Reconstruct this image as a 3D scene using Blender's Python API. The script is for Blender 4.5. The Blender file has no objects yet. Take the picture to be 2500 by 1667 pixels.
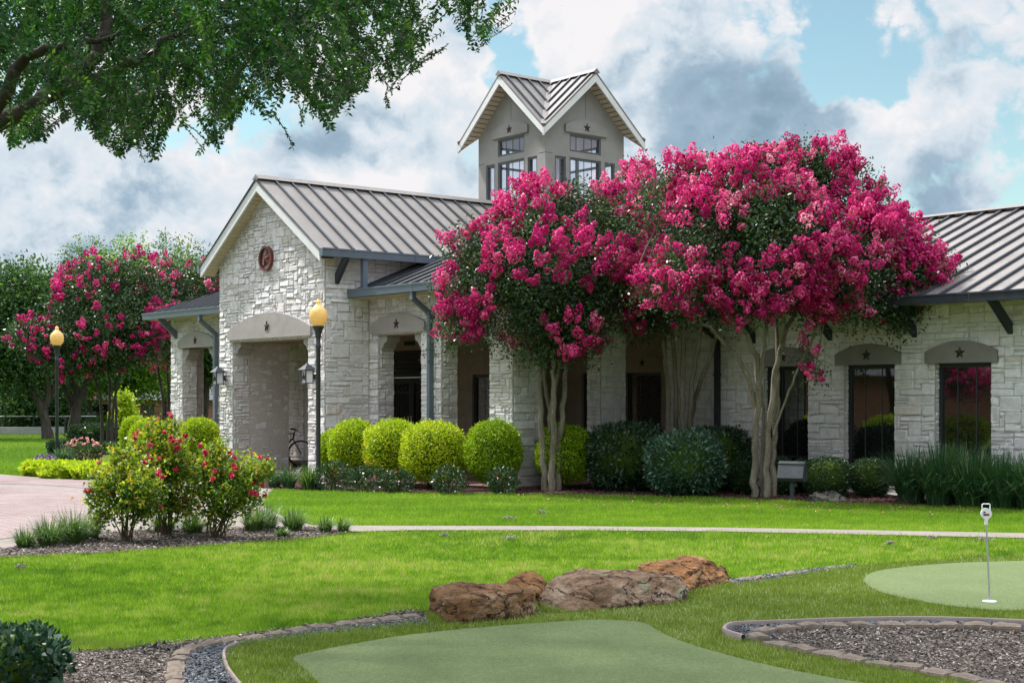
import bpy, math, random
import numpy as np
from mathutils import Vector, Matrix
rng = np.random.default_rng(7)
random.seed(7)
R = math.radians
SC = bpy.context.scene
COL = SC.collection

# ------------------------------------------------------------------ camera
F, CX, HZ, EYE = 3472.0, 1250.0, 965.0, 1.8
cd = bpy.data.cameras.new("camera")
cd.sensor_width = 36.0
cd.lens = 36.0 * F / 2500.0
cd.shift_y = (HZ - 833.5) / 2500.0
cd.clip_start, cd.clip_end = 0.1, 5000.0
cam = bpy.data.objects.new("camera", cd)
COL.objects.link(cam)
cam.location = (0, 0, EYE)
cam.rotation_euler = (R(90), 0, 0)
SC.camera = cam

def at(u, v, Y):
    """the point at depth Y seen at photograph pixel (u, v)"""
    return np.array([(u - CX) / F * Y, Y, EYE + (HZ - v) / F * Y])
def gp(u, v):
    """the ground point seen at photograph pixel (u, v)"""
    Y = F * EYE / (v - HZ)
    return np.array([(u - CX) / F * Y, Y, 0.0])

# ------------------------------------------------------------------ sky, sun, exposure
SUN_TO = np.array([-0.50, 0.30, 0.81]); SUN_TO = SUN_TO / np.linalg.norm(SUN_TO)
world = bpy.data.worlds.new("World")
SC.world = world
world.use_nodes = True
wt = world.node_tree
wt.nodes.clear()
def wn(t, **kw):
    n = wt.nodes.new(t)
    for k, v in kw.items(): setattr(n, k, v)
    return n
def wmath(op, a, b=None, c=None, clamp=False):
    n = wn('ShaderNodeMath', operation=op, use_clamp=clamp)
    for i, x in enumerate((a, b, c)):
        if x is None: continue
        if isinstance(x, (int, float)): n.inputs[i].default_value = x
        else: wt.links.new(x, n.inputs[i])
    return n.outputs[0]
def wvec(op, a, b):
    n = wn('ShaderNodeVectorMath', operation=op)
    for i, x in enumerate((a, b)):
        if isinstance(x, (tuple, list)): n.inputs[i].default_value = x
        else: wt.links.new(x, n.inputs[i])
    return n
def wramp(x, lo, hi, a=0.0, b=1.0, smooth=True):
    n = wn('ShaderNodeMapRange', interpolation_type='SMOOTHSTEP' if smooth else 'LINEAR')
    wt.links.new(x, n.inputs[0])
    for i, q in enumerate((lo, hi, a, b)): n.inputs[i + 1].default_value = q
    return n.outputs[0]
sky = wn('ShaderNodeTexSky', sky_type='NISHITA', sun_disc=False)
sky.sun_elevation = math.asin(SUN_TO[2])
sky.sun_rotation = math.atan2(SUN_TO[0], SUN_TO[1])
sky.air_density, sky.dust_density, sky.ozone_density = 1.0, 0.2, 1.5
tc = wn('ShaderNodeTexCoord')
D = tc.outputs['Generated']
DRAW = D
def wnoise(vec, scale, detail=8, rough=0.55, off=(0, 0, 0), dist=0.0):
    m = wn('ShaderNodeMapping')
    wt.links.new(vec, m.inputs[0])
    m.inputs['Location'].default_value = off
    m.inputs['Scale'].default_value = (1, 1, 1.45)
    n = wn('ShaderNodeTexNoise')
    wt.links.new(m.outputs[0], n.inputs['Vector'])
    n.inputs['Scale'].default_value = scale
    n.inputs['Detail'].default_value = detail
    n.inputs['Roughness'].default_value = rough
    n.inputs['Distortion'].default_value = dist
    return n.outputs[0]
def blob(u, v, r, w, soft=0.0):
    """a smooth bump of the cloud field round one direction of the sky; r in pixels of the photograph"""
    c = Vector(((u - CX) / F, 1.0, (HZ - v) / F)).normalized()
    dist = wvec('DISTANCE', D, tuple(c)).outputs['Value']
    return wramp(dist, r / F, soft * r / F, 0.0, w)
CLOUD = [  # (u, v, radius, weight): positive thickens the cloud, negative opens blue sky
    (150, 500, 330, .34), (420, 560, 300, .25), (60, 600, 260, .18), (700, 480, 330, .22), (950, 420, 300, .28), (1050, 230, 200, .25),
    (1480, 60, 330, .36), (1750, 330, 420, .34), (2250, 330, 330, .30), (2420, 100, 300, .20), (1550, 480, 260, .16), (2300, 560, 300, .20),
    (1220, 120, 130, -.34), (1330, 60, 110, -.10), (80, 330, 150, -.26), (300, 370, 120, -.20), (2050, 130, 150, -.40), (2140, 165, 110, -.30), (1990, 170, 90, -.2),
    (60, 700, 120, -.30), (520, 430, 130, -.22), (2380, 190, 90, -.22), (620, 560, 110, -.16)]
DARK = [(1800, 230, 363, 0.53), (2000, 380, 363, 0.42), (2330, 380, 264, 0.44), (1650, 150, 220, 0.30), (880, 300, 253, 0.36), (2420, 60, 220, 0.26),
        (230, 620, 220, 0.14), (40, 590, 143, 0.21), (700, 560, 220, 0.13)]
LIGHT = [(1450, 60, 240, .5), (2080, 190, 110, .35), (2160, 300, 130, .45), (2290, 220, 120, .30), (1560, 330, 220, .30), (450, 430, 200, .3), (1000, 190, 180, .45),
         (650, 500, 180, .3), (950, 440, 200, .4), (120, 450, 220, .3), (1280, 430, 200, .2)]
def warped(vec, scale, amt):
    n = wn('ShaderNodeTexNoise'); wt.links.new(vec, n.inputs['Vector']); n.inputs['Scale'].default_value = scale; n.inputs['Detail'].default_value = 5; n.inputs['Roughness'].default_value = .6
    m = wvec('SUBTRACT', n.outputs['Color'], (.5, .5, .5)).outputs[0]
    k = wn('ShaderNodeVectorMath', operation='SCALE'); wt.links.new(m, k.inputs[0]); k.inputs['Scale'].default_value = amt
    return wvec('ADD', vec, k.outputs[0]).outputs[0]
D = warped(DRAW, 9.0, .17)
def bsum(lst):
    s = None
    for b in lst:
        o = blob(*b)
        s = o if s is None else wmath('ADD', s, o)
    return s
S_CLOUD, S_LIGHT, S_DARK = bsum(CLOUD), bsum(LIGHT), bsum(DARK)
def puffs(vec, scale, off):
    """rounded billows with creases between them"""
    m = wn('ShaderNodeMapping'); wt.links.new(vec, m.inputs[0]); m.inputs['Location'].default_value = off; m.inputs['Scale'].default_value = (1, 1, 1.25)
    s = None; w = .5
    for k in range(6):
        n = wn('ShaderNodeTexNoise'); wt.links.new(m.outputs[0], n.inputs['Vector']); n.inputs['Scale'].default_value = scale * 2.05 ** k; n.inputs['Detail'].default_value = 0.0
        o = wmath('MULTIPLY', wmath('ABSOLUTE', wmath('MULTIPLY_ADD', n.outputs[0], 2.0, -1.0)), w); s = o if s is None else wmath('ADD', s, o); w *= .58
    return s
DW = warped(DRAW, 14.0, .030)
def field(shift):
    """cloud thickness, looked up a little way off along the sky"""
    o = (3.1 + shift[0], 1.7, .4 + shift[1])
    a = wnoise(DW, 4.6, 3, .5, o); b = puffs(DW, 8.0, o)
    return wmath('ADD', wmath('MULTIPLY_ADD', a, 1.0, -.50), wmath('MULTIPLY_ADD', b, 1.15, .24))
d0, d1 = field((0, 0)), field((.012, -.030))
dens = wmath('ADD', d0, S_CLOUD)
mask = wramp(dens, .38, .58)
relief = wmath('MULTIPLY_ADD', wmath('SUBTRACT', d0, d1), 1.35, .64)
shade = wmath('ADD', relief, wmath('MULTIPLY', wmath('SUBTRACT', S_LIGHT, wmath('MULTIPLY', S_DARK, .78)), .80))
thin = wramp(dens, .46, .80, .25, -.05)          # the thin edge of a cloud is bright, its thick middle grey
shade = wmath('ADD', shade, thin, clamp=True)
cr = wn('ShaderNodeValToRGB')
wt.links.new(shade, cr.inputs[0])
e = cr.color_ramp.elements
e[0].position, e[0].color = 0.0, (.25, .37, .48, 1)
e[1].position, e[1].color = 1.0, (.90, .885, .90, 1)
x = e.new(.35); x.color = (.36, .485, .60, 1)
x = e.new(.65); x.color = (.66, .745, .82, 1)
bg_sky = wn('ShaderNodeBackground'); bg_sky.inputs[1].default_value = 0.07
tint = wn('ShaderNodeMix', data_type='RGBA', blend_type='MULTIPLY'); tint.inputs[0].default_value = 1.0
wt.links.new(sky.outputs[0], tint.inputs[6]); tint.inputs[7].default_value = (1.08, 1.14, .92, 1)
wt.links.new(tint.outputs[2], bg_sky.inputs[0])
sep = wn('ShaderNodeSeparateXYZ'); wt.links.new(DRAW, sep.inputs[0])
bg_cl = wn('ShaderNodeBackground'); wt.links.new(wramp(sep.outputs[2], .30, .75, .47, 2.0), bg_cl.inputs[1])   # cloud overhead, out of view, brightened as added fill light
wt.links.new(cr.outputs[0], bg_cl.inputs[0])
mx = wn('ShaderNodeMixShader')
wt.links.new(mask, mx.inputs[0]); wt.links.new(bg_sky.outputs[0], mx.inputs[1]); wt.links.new(bg_cl.outputs[0], mx.inputs[2])
wo = wn('ShaderNodeOutputWorld')
wt.links.new(mx.outputs[0], wo.inputs[0])

sd = bpy.data.lights.new("sun", 'SUN')
sd.energy = 3.5
sd.angle = R(3.5)
sd.color = (1.0, .955, .92)
sun = bpy.data.objects.new("sun", sd)
COL.objects.link(sun)
sun.location = (-20, 10, 40)
sun.rotation_euler = Vector(SUN_TO).to_track_quat('Z', 'Y').to_euler()

SC.view_settings.view_transform = 'Standard'
SC.view_settings.look = 'None'
SC.view_settings.gamma = 1.0
SC.view_settings.exposure = 1.13
SC.cycles.max_bounces = 8
SC.cycles.diffuse_bounces = 3
SC.cycles.transmission_bounces = 6
SC.cycles.transparent_max_bounces = 8

# ------------------------------------------------------------------ helpers: objects
def tag(o, label=None, cat=None, group=None, kind=None):
    if label: o['label'] = label
    if cat: o['category'] = cat
    if group: o['group'] = group
    if kind: o['kind'] = kind
    return o
def empty(name, loc=(0, 0, 0), rz=0.0, parent=None):
    o = bpy.data.objects.new(name, None)
    o.empty_display_size = .2
    COL.objects.link(o)
    o.location = loc
    o.rotation_euler = (0, 0, rz)
    if parent: o.parent = parent
    return o
def link(name, me, mats, parent=None):
    if not isinstance(mats, (list, tuple)): mats = [mats]
    for m in mats: me.materials.append(m)
    o = bpy.data.objects.new(name, me)
    COL.objects.link(o)
    if parent: o.parent = parent
    return o
def np_mesh(name, V, polys, mats, parent=None, tone=None, midx=None, smooth=False):
    """polys: list of int arrays (M, k); tone: one float per face"""
    me = bpy.data.meshes.new(name)
    V = np.asarray(V, dtype=np.float32)
    me.vertices.add(len(V)); me.vertices.foreach_set('co', V.ravel())
    starts, loops, s = [], [], 0
    for P in polys:
        P = np.asarray(P, dtype=np.int32)
        if len(P) == 0: continue
        k = P.shape[1]
        starts.append(s + k * np.arange(len(P), dtype=np.int32)); loops.append(P.ravel()); s += P.size
    starts = np.concatenate(starts); loops = np.concatenate(loops)
    me.loops.add(len(loops)); me.loops.foreach_set('vertex_index', loops)
    me.polygons.add(len(starts)); me.polygons.foreach_set('loop_start', starts)
    if midx is not None: me.polygons.foreach_set('material_index', np.asarray(midx, dtype=np.int32))
    if smooth: me.polygons.foreach_set('use_smooth', np.ones(len(starts), dtype=bool))
    me.update(calc_edges=True)
    if tone is not None:
        a = me.attributes.new('tone', 'FLOAT', 'FACE')
        a.data.foreach_set('value', np.asarray(tone, dtype=np.float32))
    return link(name, me, mats, parent)
def unit(v):
    v = np.asarray(v, float)
    return v / (np.linalg.norm(v, axis=-1, keepdims=True) + 1e-9)

class MB:
    """collects shapes into one mesh; every face has a material slot and a tone"""
    def __init__(s): s.v, s.f, s.m, s.t = [], [], [], []
    def add(s, verts, faces, mi=0, tone=.5):
        b = len(s.v)
        s.v.extend([tuple(map(float, p)) for p in verts])
        for f in faces:
            s.f.append(tuple(b + i for i in f)); s.m.append(mi); s.t.append(tone)
    def box(s, x0, x1, y0, y1, z0, z1, mi=0, tone=.5, bev=0.0):
        if bev <= 0:
            v = [(x, y, z) for z in (z0, z1) for y in (y0, y1) for x in (x0, x1)]
            s.add(v, [(0, 2, 3, 1), (4, 5, 7, 6), (0, 1, 5, 4), (2, 6, 7, 3), (0, 4, 6, 2), (1, 3, 7, 5)], mi, tone)
            return
        b = bev   # chamfered upright and top edges
        def ring(x0, x1, y0, y1, z): return [(x0 + b, y0, z), (x1 - b, y0, z), (x1, y0 + b, z), (x1, y1 - b, z), (x1 - b, y1, z), (x0 + b, y1, z), (x0, y1 - b, z), (x0, y0 + b, z)]
        r = ring(x0, x1, y0, y1, z0) + ring(x0, x1, y0, y1, z1 - b) + ring(x0 + b, x1 - b, y0 + b, y1 - b, z1)
        f = [tuple(range(7, -1, -1)), tuple(range(16, 24))]
        for k in (0, 8):
            for i in range(8): f.append((k + i, k + (i + 1) % 8, k + 8 + (i + 1) % 8, k + 8 + i))
        s.add(r, f, mi, tone)
    def prism(s, poly, ax, a0, a1, mi=0, tone=.5):
        """polygon in the plane across axis ax ('x': (y,z), 'y': (x,z), 'z': (x,y)), pushed from a0 to a1"""
        def P(p, a): return {'x': (a, p[0], p[1]), 'y': (p[0], a, p[1]), 'z': (p[0], p[1], a)}[ax]
        n = len(poly)
        v = [P(p, a0) for p in poly] + [P(p, a1) for p in poly]
        f = [tuple(range(n - 1, -1, -1)), tuple(range(n, 2 * n))] + [(i, (i + 1) % n, n + (i + 1) % n, n + i) for i in range(n)]
        s.add(v, f, mi, tone)
    def beam(s, p, q, w, h, mi=0, up=(0, 0, 1), tone=.5):
        p, q = np.array(p, float), np.array(q, float)
        d = unit(q - p); sx = np.cross(d, up)
        if np.linalg.norm(sx) < 1e-4: sx = np.cross(d, (1, 0, 0))
        sx = unit(sx); sz = np.cross(sx, d)
        v = [c + a * sx * w / 2 + b * sz * h / 2 for c in (p, q) for a, b in ((-1, -1), (1, -1), (1, 1), (-1, 1))]
        s.add(v, [(3, 2, 1, 0), (4, 5, 6, 7), (0, 1, 5, 4), (1, 2, 6, 5), (2, 3, 7, 6), (3, 0, 4, 7)], mi, tone)
    def tube(s, pts, rad, n=8, mi=0, cap=True, tone=.5):
        pts = np.array(pts, float); m = len(pts)
        if np.isscalar(rad): rad = [rad] * m
        ref = np.array((0.31, 0.17, 0.93)); b = len(s.v); prev = None
        for i in range(m):
            d = unit(pts[min(i + 1, m - 1)] - pts[max(i - 1, 0)])
            x = prev if prev is not None else np.cross(d, ref if abs(d @ unit(ref)) < .95 else (1, 0, 0))
            x = unit(x - d * (x @ d)); prev = x; y = np.cross(d, x)
            for k in range(n):
                a = 2 * math.pi * k / n
                s.v.append(tuple(pts[i] + rad[i] * (math.cos(a) * x + math.sin(a) * y)))
        for i in range(m - 1):
            for k in range(n):
                s.f.append((b + i * n + k, b + i * n + (k + 1) % n, b + (i + 1) * n + (k + 1) % n, b + (i + 1) * n + k)); s.m.append(mi); s.t.append(tone)
        if cap:
            s.f.append(tuple(b + k for k in range(n - 1, -1, -1))); s.m.append(mi); s.t.append(tone)
            s.f.append(tuple(b + (m - 1) * n + k for k in range(n))); s.m.append(mi); s.t.append(tone)
    def lathe(s, prof, n=20, c=(0, 0, 0), mi=0, sx=1.0, tone=.5):
        b = len(s.v)
        for r, z in prof:
            for k in range(n):
                a = 2 * math.pi * k / n
                s.v.append((c[0] + r * math.cos(a) * sx, c[1] + r * math.sin(a), c[2] + z))
        for i in range(len(prof) - 1):
            for k in range(n):
                s.f.append((b + i * n + k, b + i * n + (k + 1) % n, b + (i + 1) * n + (k + 1) % n, b + (i + 1) * n + k)); s.m.append(mi); s.t.append(tone)
        s.f.append(tuple(b + k for k in range(n - 1, -1, -1))); s.m.append(mi); s.t.append(tone)
        s.f.append(tuple(b + (len(prof) - 1) * n + k for k in range(n))); s.m.append(mi); s.t.append(tone)
    def build(s, name, mats, parent=None, smooth=False):
        me = bpy.data.meshes.new(name)
        me.from_pydata(s.v, [], s.f)
        me.polygons.foreach_set('material_index', s.m)
        if smooth: me.polygons.foreach_set('use_smooth', [True] * len(s.f))
        a = me.attributes.new('tone', 'FLOAT', 'FACE'); a.data.foreach_set('value', s.t)
        me.update()
        if smooth:
            try: me.set_sharp_from_angle(angle=R(40))
            except Exception: pass
        return link(name, me, mats, parent)

def copy_tree(o, parent=None):
    c = o.copy(); COL.objects.link(c); c.parent = parent
    for ch in list(o.children): copy_tree(ch, c)
    return c

# ------------------------------------------------------------------ helpers: materials
def new_mat(name):
    m = bpy.data.materials.new(name); m.use_nodes = True
    nt = m.node_tree; nt.nodes.clear()
    return m, nt
class NT:
    def __init__(s, nt): s.nt = nt
    def n(s, t, **kw):
        x = s.nt.nodes.new(t)
        for k, v in kw.items(): setattr(x, k, v)
        return x
    def put(s, sock, x):
        if x is None: return
        if isinstance(x, bpy.types.NodeSocket): s.nt.links.new(x, sock)
        elif isinstance(x, (tuple, list)) and len(x) == 3 and sock.type == 'RGBA': sock.default_value = (*x, 1)
        else: sock.default_value = x
    def pos(s): return s.n('ShaderNodeTexCoord').outputs['Object']
    def noise(s, scale, detail=4, rough=.55, vec=None, sc=(1, 1, 1), dist=0.0, off=(0, 0, 0)):
        m = s.n('ShaderNodeMapping'); s.put(m.inputs[0], vec or s.pos()); m.inputs['Scale'].default_value = sc; m.inputs['Location'].default_value = off
        x = s.n('ShaderNodeTexNoise'); s.put(x.inputs['Vector'], m.outputs[0])
        x.inputs['Scale'].default_value = scale; x.inputs['Detail'].default_value = detail; x.inputs['Roughness'].default_value = rough; x.inputs['Distortion'].default_value = dist
        return x.outputs[0]
    def voro(s, scale, vec=None, feature='F1', out='Distance', sc=(1, 1, 1)):
        m = s.n('ShaderNodeMapping'); s.put(m.inputs[0], vec or s.pos()); m.inputs['Scale'].default_value = sc
        x = s.n('ShaderNodeTexVoronoi', feature=feature); s.put(x.inputs['Vector'], m.outputs[0]); x.inputs['Scale'].default_value = scale
        return x.outputs[out]
    def attr(s, name='tone'): return s.n('ShaderNodeAttribute', attribute_name=name).outputs['Fac']
    def ramp(s, x, stops, interp='LINEAR'):
        r = s.n('ShaderNodeValToRGB'); s.put(r.inputs[0], x); r.color_ramp.interpolation = interp
        e = r.color_ramp.elements
        e[0].position, e[0].color = stops[0][0], (*stops[0][1], 1)
        e[1].position, e[1].color = stops[-1][0], (*stops[-1][1], 1)
        for p, c in stops[1:-1]: e.new(p).color = (*c, 1)
        return r.outputs[0]
    def math(s, op, a, b=0.0, c=None, clamp=False):
        x = s.n('ShaderNodeMath', operation=op, use_clamp=clamp); s.put(x.inputs[0], a); s.put(x.inputs[1], b)
        if c is not None: s.put(x.inputs[2], c)
        return x.outputs[0]
    def rng(s, x, lo, hi, a=0.0, b=1.0):
        m = s.n('ShaderNodeMapRange'); s.put(m.inputs[0], x)
        for i, q in enumerate((lo, hi, a, b)): m.inputs[i + 1].default_value = q
        return m.outputs[0]
    def mix(s, f, a, b, mode='MIX'):
        m = s.n('ShaderNodeMix', data_type='RGBA', blend_type=mode); s.put(m.inputs[0], f); s.put(m.inputs[6], a); s.put(m.inputs[7], b)
        return m.outputs[2]
    def bump(s, h, strength=.5, dist=.02):
        b = s.n('ShaderNodeBump'); s.put(b.inputs['Height'], h); b.inputs['Strength'].default_value = strength; b.inputs['Distance'].default_value = dist
        return b.outputs[0]
    def bsdf(s, color, rough=.7, spec=.3, metal=0.0, normal=None, trans=0.0, transcol=None, alpha=None, coat=0.0):
        p = s.n('ShaderNodeBsdfPrincipled')
        s.put(p.inputs['Base Color'], color); s.put(p.inputs['Roughness'], rough); s.put(p.inputs['Specular IOR Level'], spec); s.put(p.inputs['Metallic'], metal)
        if normal is not None: s.put(p.inputs['Normal'], normal)
        sh = p.outputs[0]
        if trans > 0:
            t = s.n('ShaderNodeBsdfTranslucent'); s.put(t.inputs[0], transcol if transcol is not None else color)
            m = s.n('ShaderNodeMixShader'); m.inputs[0].default_value = trans
            s.nt.links.new(sh, m.inputs[1]); s.nt.links.new(t.outputs[0], m.inputs[2]); sh = m.outputs[0]
        o = s.n('ShaderNodeOutputMaterial'); s.nt.links.new(sh, o.inputs[0])
        return p
def plain(name, col, rough=.6, spec=.3, metal=0.0, var=.12, vscale=3.0, bump=0.0, bscale=30.0):
    m, nt = new_mat(name); t = NT(nt)
    a = t.noise(vscale, 5)
    lo = tuple(c * (1 - var) for c in col); hi = tuple(min(1, c * (1 + var)) for c in col)
    c = t.ramp(a, [(.3, lo), (.7, hi)])
    nm = t.bump(t.noise(bscale, 4), bump, .01) if bump else None
    t.bsdf(c, rough, spec, metal, nm)
    return m
def leafmat(name, stops, trans=.35, rough=.45, spec=.35, tboost=1.5, petal=False):
    m, nt = new_mat(name); t = NT(nt)
    c = t.ramp(t.attr(), stops)
    tcol = t.mix(1.0, c, (tboost, tboost * (1.0 if petal else 1.05), tboost * (1.0 if petal else .6)), 'MULTIPLY')
    t.bsdf(c, rough, spec, 0, None, trans, tcol)
    return m

# ------------------------------------------------------------------ helpers: leaves
def rand_dirs(n):
    return unit(rng.normal(size=(n, 3)))
def leaves(P, A, N, L, Wd, fold=.15, tri=False):
    """a leaf (a folded lozenge) at each point P, long axis A, facing N"""
    P, A = np.asarray(P), unit(A)
    N = N - A * np.sum(N * A, 1, keepdims=True); N = unit(N); S = np.cross(N, A)
    n = len(P); L = np.broadcast_to(np.asarray(L, float), (n,))[:, None]; Wd = np.broadcast_to(np.asarray(Wd, float), (n,))[:, None]
    V = np.empty((n, 4, 3))
    V[:, 0] = P; V[:, 1] = P + A * L * .45 + S * Wd * .5 + N * Wd * fold
    V[:, 2] = P + A * L - N * L * .08; V[:, 3] = P + A * L * .45 - S * Wd * .5 + N * Wd * fold
    return V.reshape(-1, 3), np.arange(4 * n).reshape(n, 4)
def join(parts):
    Vs, Qs, T, b = [], [], [], 0
    for V, Q, t in parts:
        Vs.append(V); Qs.append(Q + b); T.append(t); b += len(V)
    return np.concatenate(Vs), np.concatenate(Qs), np.concatenate(T)
def in_poly(pts, poly):
    x, y = pts[:, 0], pts[:, 1]; inside = np.zeros(len(pts), bool); n = len(poly); j = n - 1
    for i in range(n):
        xi, yi = poly[i][:2]; xj, yj = poly[j][:2]
        c = ((yi > y) != (yj > y)) & (x < (xj - xi) * (y - yi) / (yj - yi + 1e-12) + xi)
        inside ^= c; j = i
    return inside
def vnoise(P, scale, seed=0):
    """cheap smooth 2-D value noise in 0..1"""
    p = P[:, :2] * scale; i = np.floor(p).astype(int); f = p - i; f = f * f * (3 - 2 * f)
    def h(a, b):
        q = np.sin(a * 127.1 + b * 311.7 + seed * 74.7) * 43758.5453
        return q - np.floor(q)
    a, b = h(i[:, 0], i[:, 1]), h(i[:, 0] + 1, i[:, 1]); c, d = h(i[:, 0], i[:, 1] + 1), h(i[:, 0] + 1, i[:, 1] + 1)
    return (a * (1 - f[:, 0]) + b * f[:, 0]) * (1 - f[:, 1]) + (c * (1 - f[:, 0]) + d * f[:, 0]) * f[:, 1]
def smooth_line(pts, n=8):
    """Catmull-Rom through the points"""
    p = [np.array(q, float) for q in pts]; p = [2 * p[0] - p[1]] + p + [2 * p[-1] - p[-2]]; out = []
    for i in range(1, len(p) - 2):
        for k in range(n):
            t = k / n
            out.append(.5 * ((2 * p[i]) + (-p[i - 1] + p[i + 1]) * t + (2 * p[i - 1] - 5 * p[i] + 4 * p[i + 1] - p[i + 2]) * t * t + (-p[i - 1] + 3 * p[i] - 3 * p[i + 1] + p[i + 2]) * t ** 3))
    out.append(p[-2])
    return np.array(out)

# ------------------------------------------------------------------ materials
M = {}
def stone_mat():
    m, nt = new_mat('limestone'); t = NT(nt)
    c = t.ramp(t.attr(), [(0, (.52, .485, .48)), (.25, (.64, .615, .62)), (.5, (.70, .68, .69)), (.8, (.73, .715, .73)), (1, (.65, .59, .54))])
    n1 = t.noise(9, 5, .6); n2 = t.noise(55, 4, .6); n3 = t.noise(1.3, 4)
    c = t.mix(t.rng(n1, .35, .75, 0, .45), c, (.33, .305, .27))
    c = t.mix(t.rng(n2, .55, .8, 0, .35), c, (.24, .22, .195))
    c = t.mix(t.rng(n3, .5, .75, 0, .25), c, (.44, .43, .42))
    zc = t.n('ShaderNodeSeparateXYZ'); t.put(zc.inputs[0], t.pos())
    damp = t.math('MULTIPLY', t.rng(zc.outputs[2], .15, 1.5, 1, 0), t.rng(t.noise(1.7, 5, .65, None, (1, 1, .6)), .45, .72, 0, .75))
    c = t.mix(damp, c, (.25, .275, .20))
    streak = t.rng(t.noise(2.4, 6, .65, None, (1, 1, .12), 0, (5, 2, 0)), .56, .74, 0, .38)
    c = t.mix(streak, c, (.36, .33, .30))
    h = t.math('ADD', t.math('MULTIPLY', n2, .35), t.noise(22, 4, .6))
    t.bsdf(c, .9, .15, 0, t.bump(h, .55, .025))
    return m
def mortar_mat():
    m, nt = new_mat('mortar'); t = NT(nt)
    t.bsdf(t.ramp(t.noise(20, 4), [(.3, (.46, .42, .39)), (.7, (.57, .53, .49))]), .95, .1, 0, t.bump(t.noise(60, 3), .4, .01))
    return m
def metal_panel():
    m, nt = new_mat('roof_metal'); t = NT(nt)
    n = t.noise(2.0, 5); st = t.noise(60, 2, .5, None, (1, 1, 1))
    c = t.ramp(n, [(.3, (.170, .153, .143)), (.7, (.222, .203, .190))])
    c = t.mix(t.rng(st, .5, .7, 0, .12), c, (.20, .18, .16))
    t.bsdf(c, t.rng(n, .3, .7, .45, .60), .25, .1)
    return m
M['stone'] = stone_mat(); M['mortar'] = mortar_mat(); M['metal_roof'] = metal_panel()
M['seam'] = plain('roof_seam', (.040, .046, .056), .45, .4, .2)  # shade along the seam ribs put into their dark colour
M['blue_trim'] = plain('slate_blue_trim', (.105, .135, .170), .42, .4, 0, .10, 4)
M['dark_trim'] = plain('dark_navy_trim', (.028, .032, .045), .45, .35, 0, .25, 9)
M['white_trim'] = plain('white_trim', (.62, .62, .62), .5, .3, 0, .06, 3)
M['soffit_slat'] = plain('soffit_slat', (.50, .43, .31), .6, .25, 0, .08, 6)
M['soffit_gap'] = plain('soffit_gap', (.12, .10, .07), .8, .1)
M['lintel'] = plain('grey_stucco_lintel', (.31, .285, .27), .85, .2, 0, .10, 4, .25, 120)
M['lintel_dark'] = plain('taupe_stucco_lintel', (.20, .185, .165), .85, .2, 0, .10, 4, .25, 120)
M['stucco'] = plain('tower_stucco', (.275, .262, .25), .9, .15, 0, .09, 2.5, .35, 90)
M['stucco_brown'] = plain('porch_stucco', (.26, .20, .16), .9, .15, 0, .12, 5, .3, 90)
M['star_metal'] = plain('star_metal', (.045, .032, .030), .5, .4, .5)
M['star_red'] = plain('rust_red_star', (.145, .045, .040), .5, .4, .35, .3, 18, .2, 60)
M['frame'] = plain('window_frame', (.018, .020, .024), .4, .4)
M['steel_frame'] = plain('grey_window_frame', (.075, .082, .092), .4, .4)
def glassy():
    m, nt = new_mat('dark_window_glass'); t = NT(nt)
    p = t.bsdf((.007, .0075, .008), .02, .5, 0, t.bump(t.noise(1.1, 1), .02, .02))
    p.inputs['IOR'].default_value = 2.3
    return m
M['glass'] = glassy()
def clear_glass():
    m, nt = new_mat('clear_tower_glass'); t = NT(nt)
    tr = t.n('ShaderNodeBsdfTransparent'); tr.inputs[0].default_value = (.90, .90, .95, 1)
    g = t.n('ShaderNodeBsdfGlossy'); g.inputs[0].default_value = (.9, .9, .95, 1); g.inputs['Roughness'].default_value = .03
    mx = t.n('ShaderNodeMixShader'); mx.inputs[0].default_value = .09; nt.links.new(tr.outputs[0], mx.inputs[1]); nt.links.new(g.outputs[0], mx.inputs[2])
    o = t.n('ShaderNodeOutputMaterial'); nt.links.new(mx.outputs[0], o.inputs[0])
    return m
M['clear_glass'] = clear_glass()
M['tower_inside'] = plain('tower_inside', (.84, .82, .88), .9, .1)
M['blind'] = plain('window_blind', (.05, .045, .04), .7, .2)
M['iron'] = plain('black_iron', (.014, .014, .016), .45, .4, .3)
M['lamp_black'] = plain('lamp_post_metal', (.030, .034, .042), .4, .45, .2)
def globe_mat():
    m, nt = new_mat('amber_globe'); t = NT(nt)
    c = t.ramp(t.noise(5, 3), [(.3, (.80, .56, .22)), (.7, (.86, .63, .28))])
    t.bsdf(c, .22, .5, 0, None, .45, (.95, .74, .36))
    return m
M['globe'] = globe_mat()
M['lantern_glass'] = plain('frosted_lantern_glass', (.66, .68, .70), .35, .4, 0, .05)
M['floor'] = plain('porch_paving', (.17, .10, .085), .8, .2, 0, .2, 5)
M['concrete'] = plain('concrete', (.205, .178, .158), .85, .2, 0, .12, 3, .2, 80)
M['grey_concrete'] = plain('grey_concrete', (.30, .30, .30), .85, .2, 0, .15, 4, .2, 80)
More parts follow.
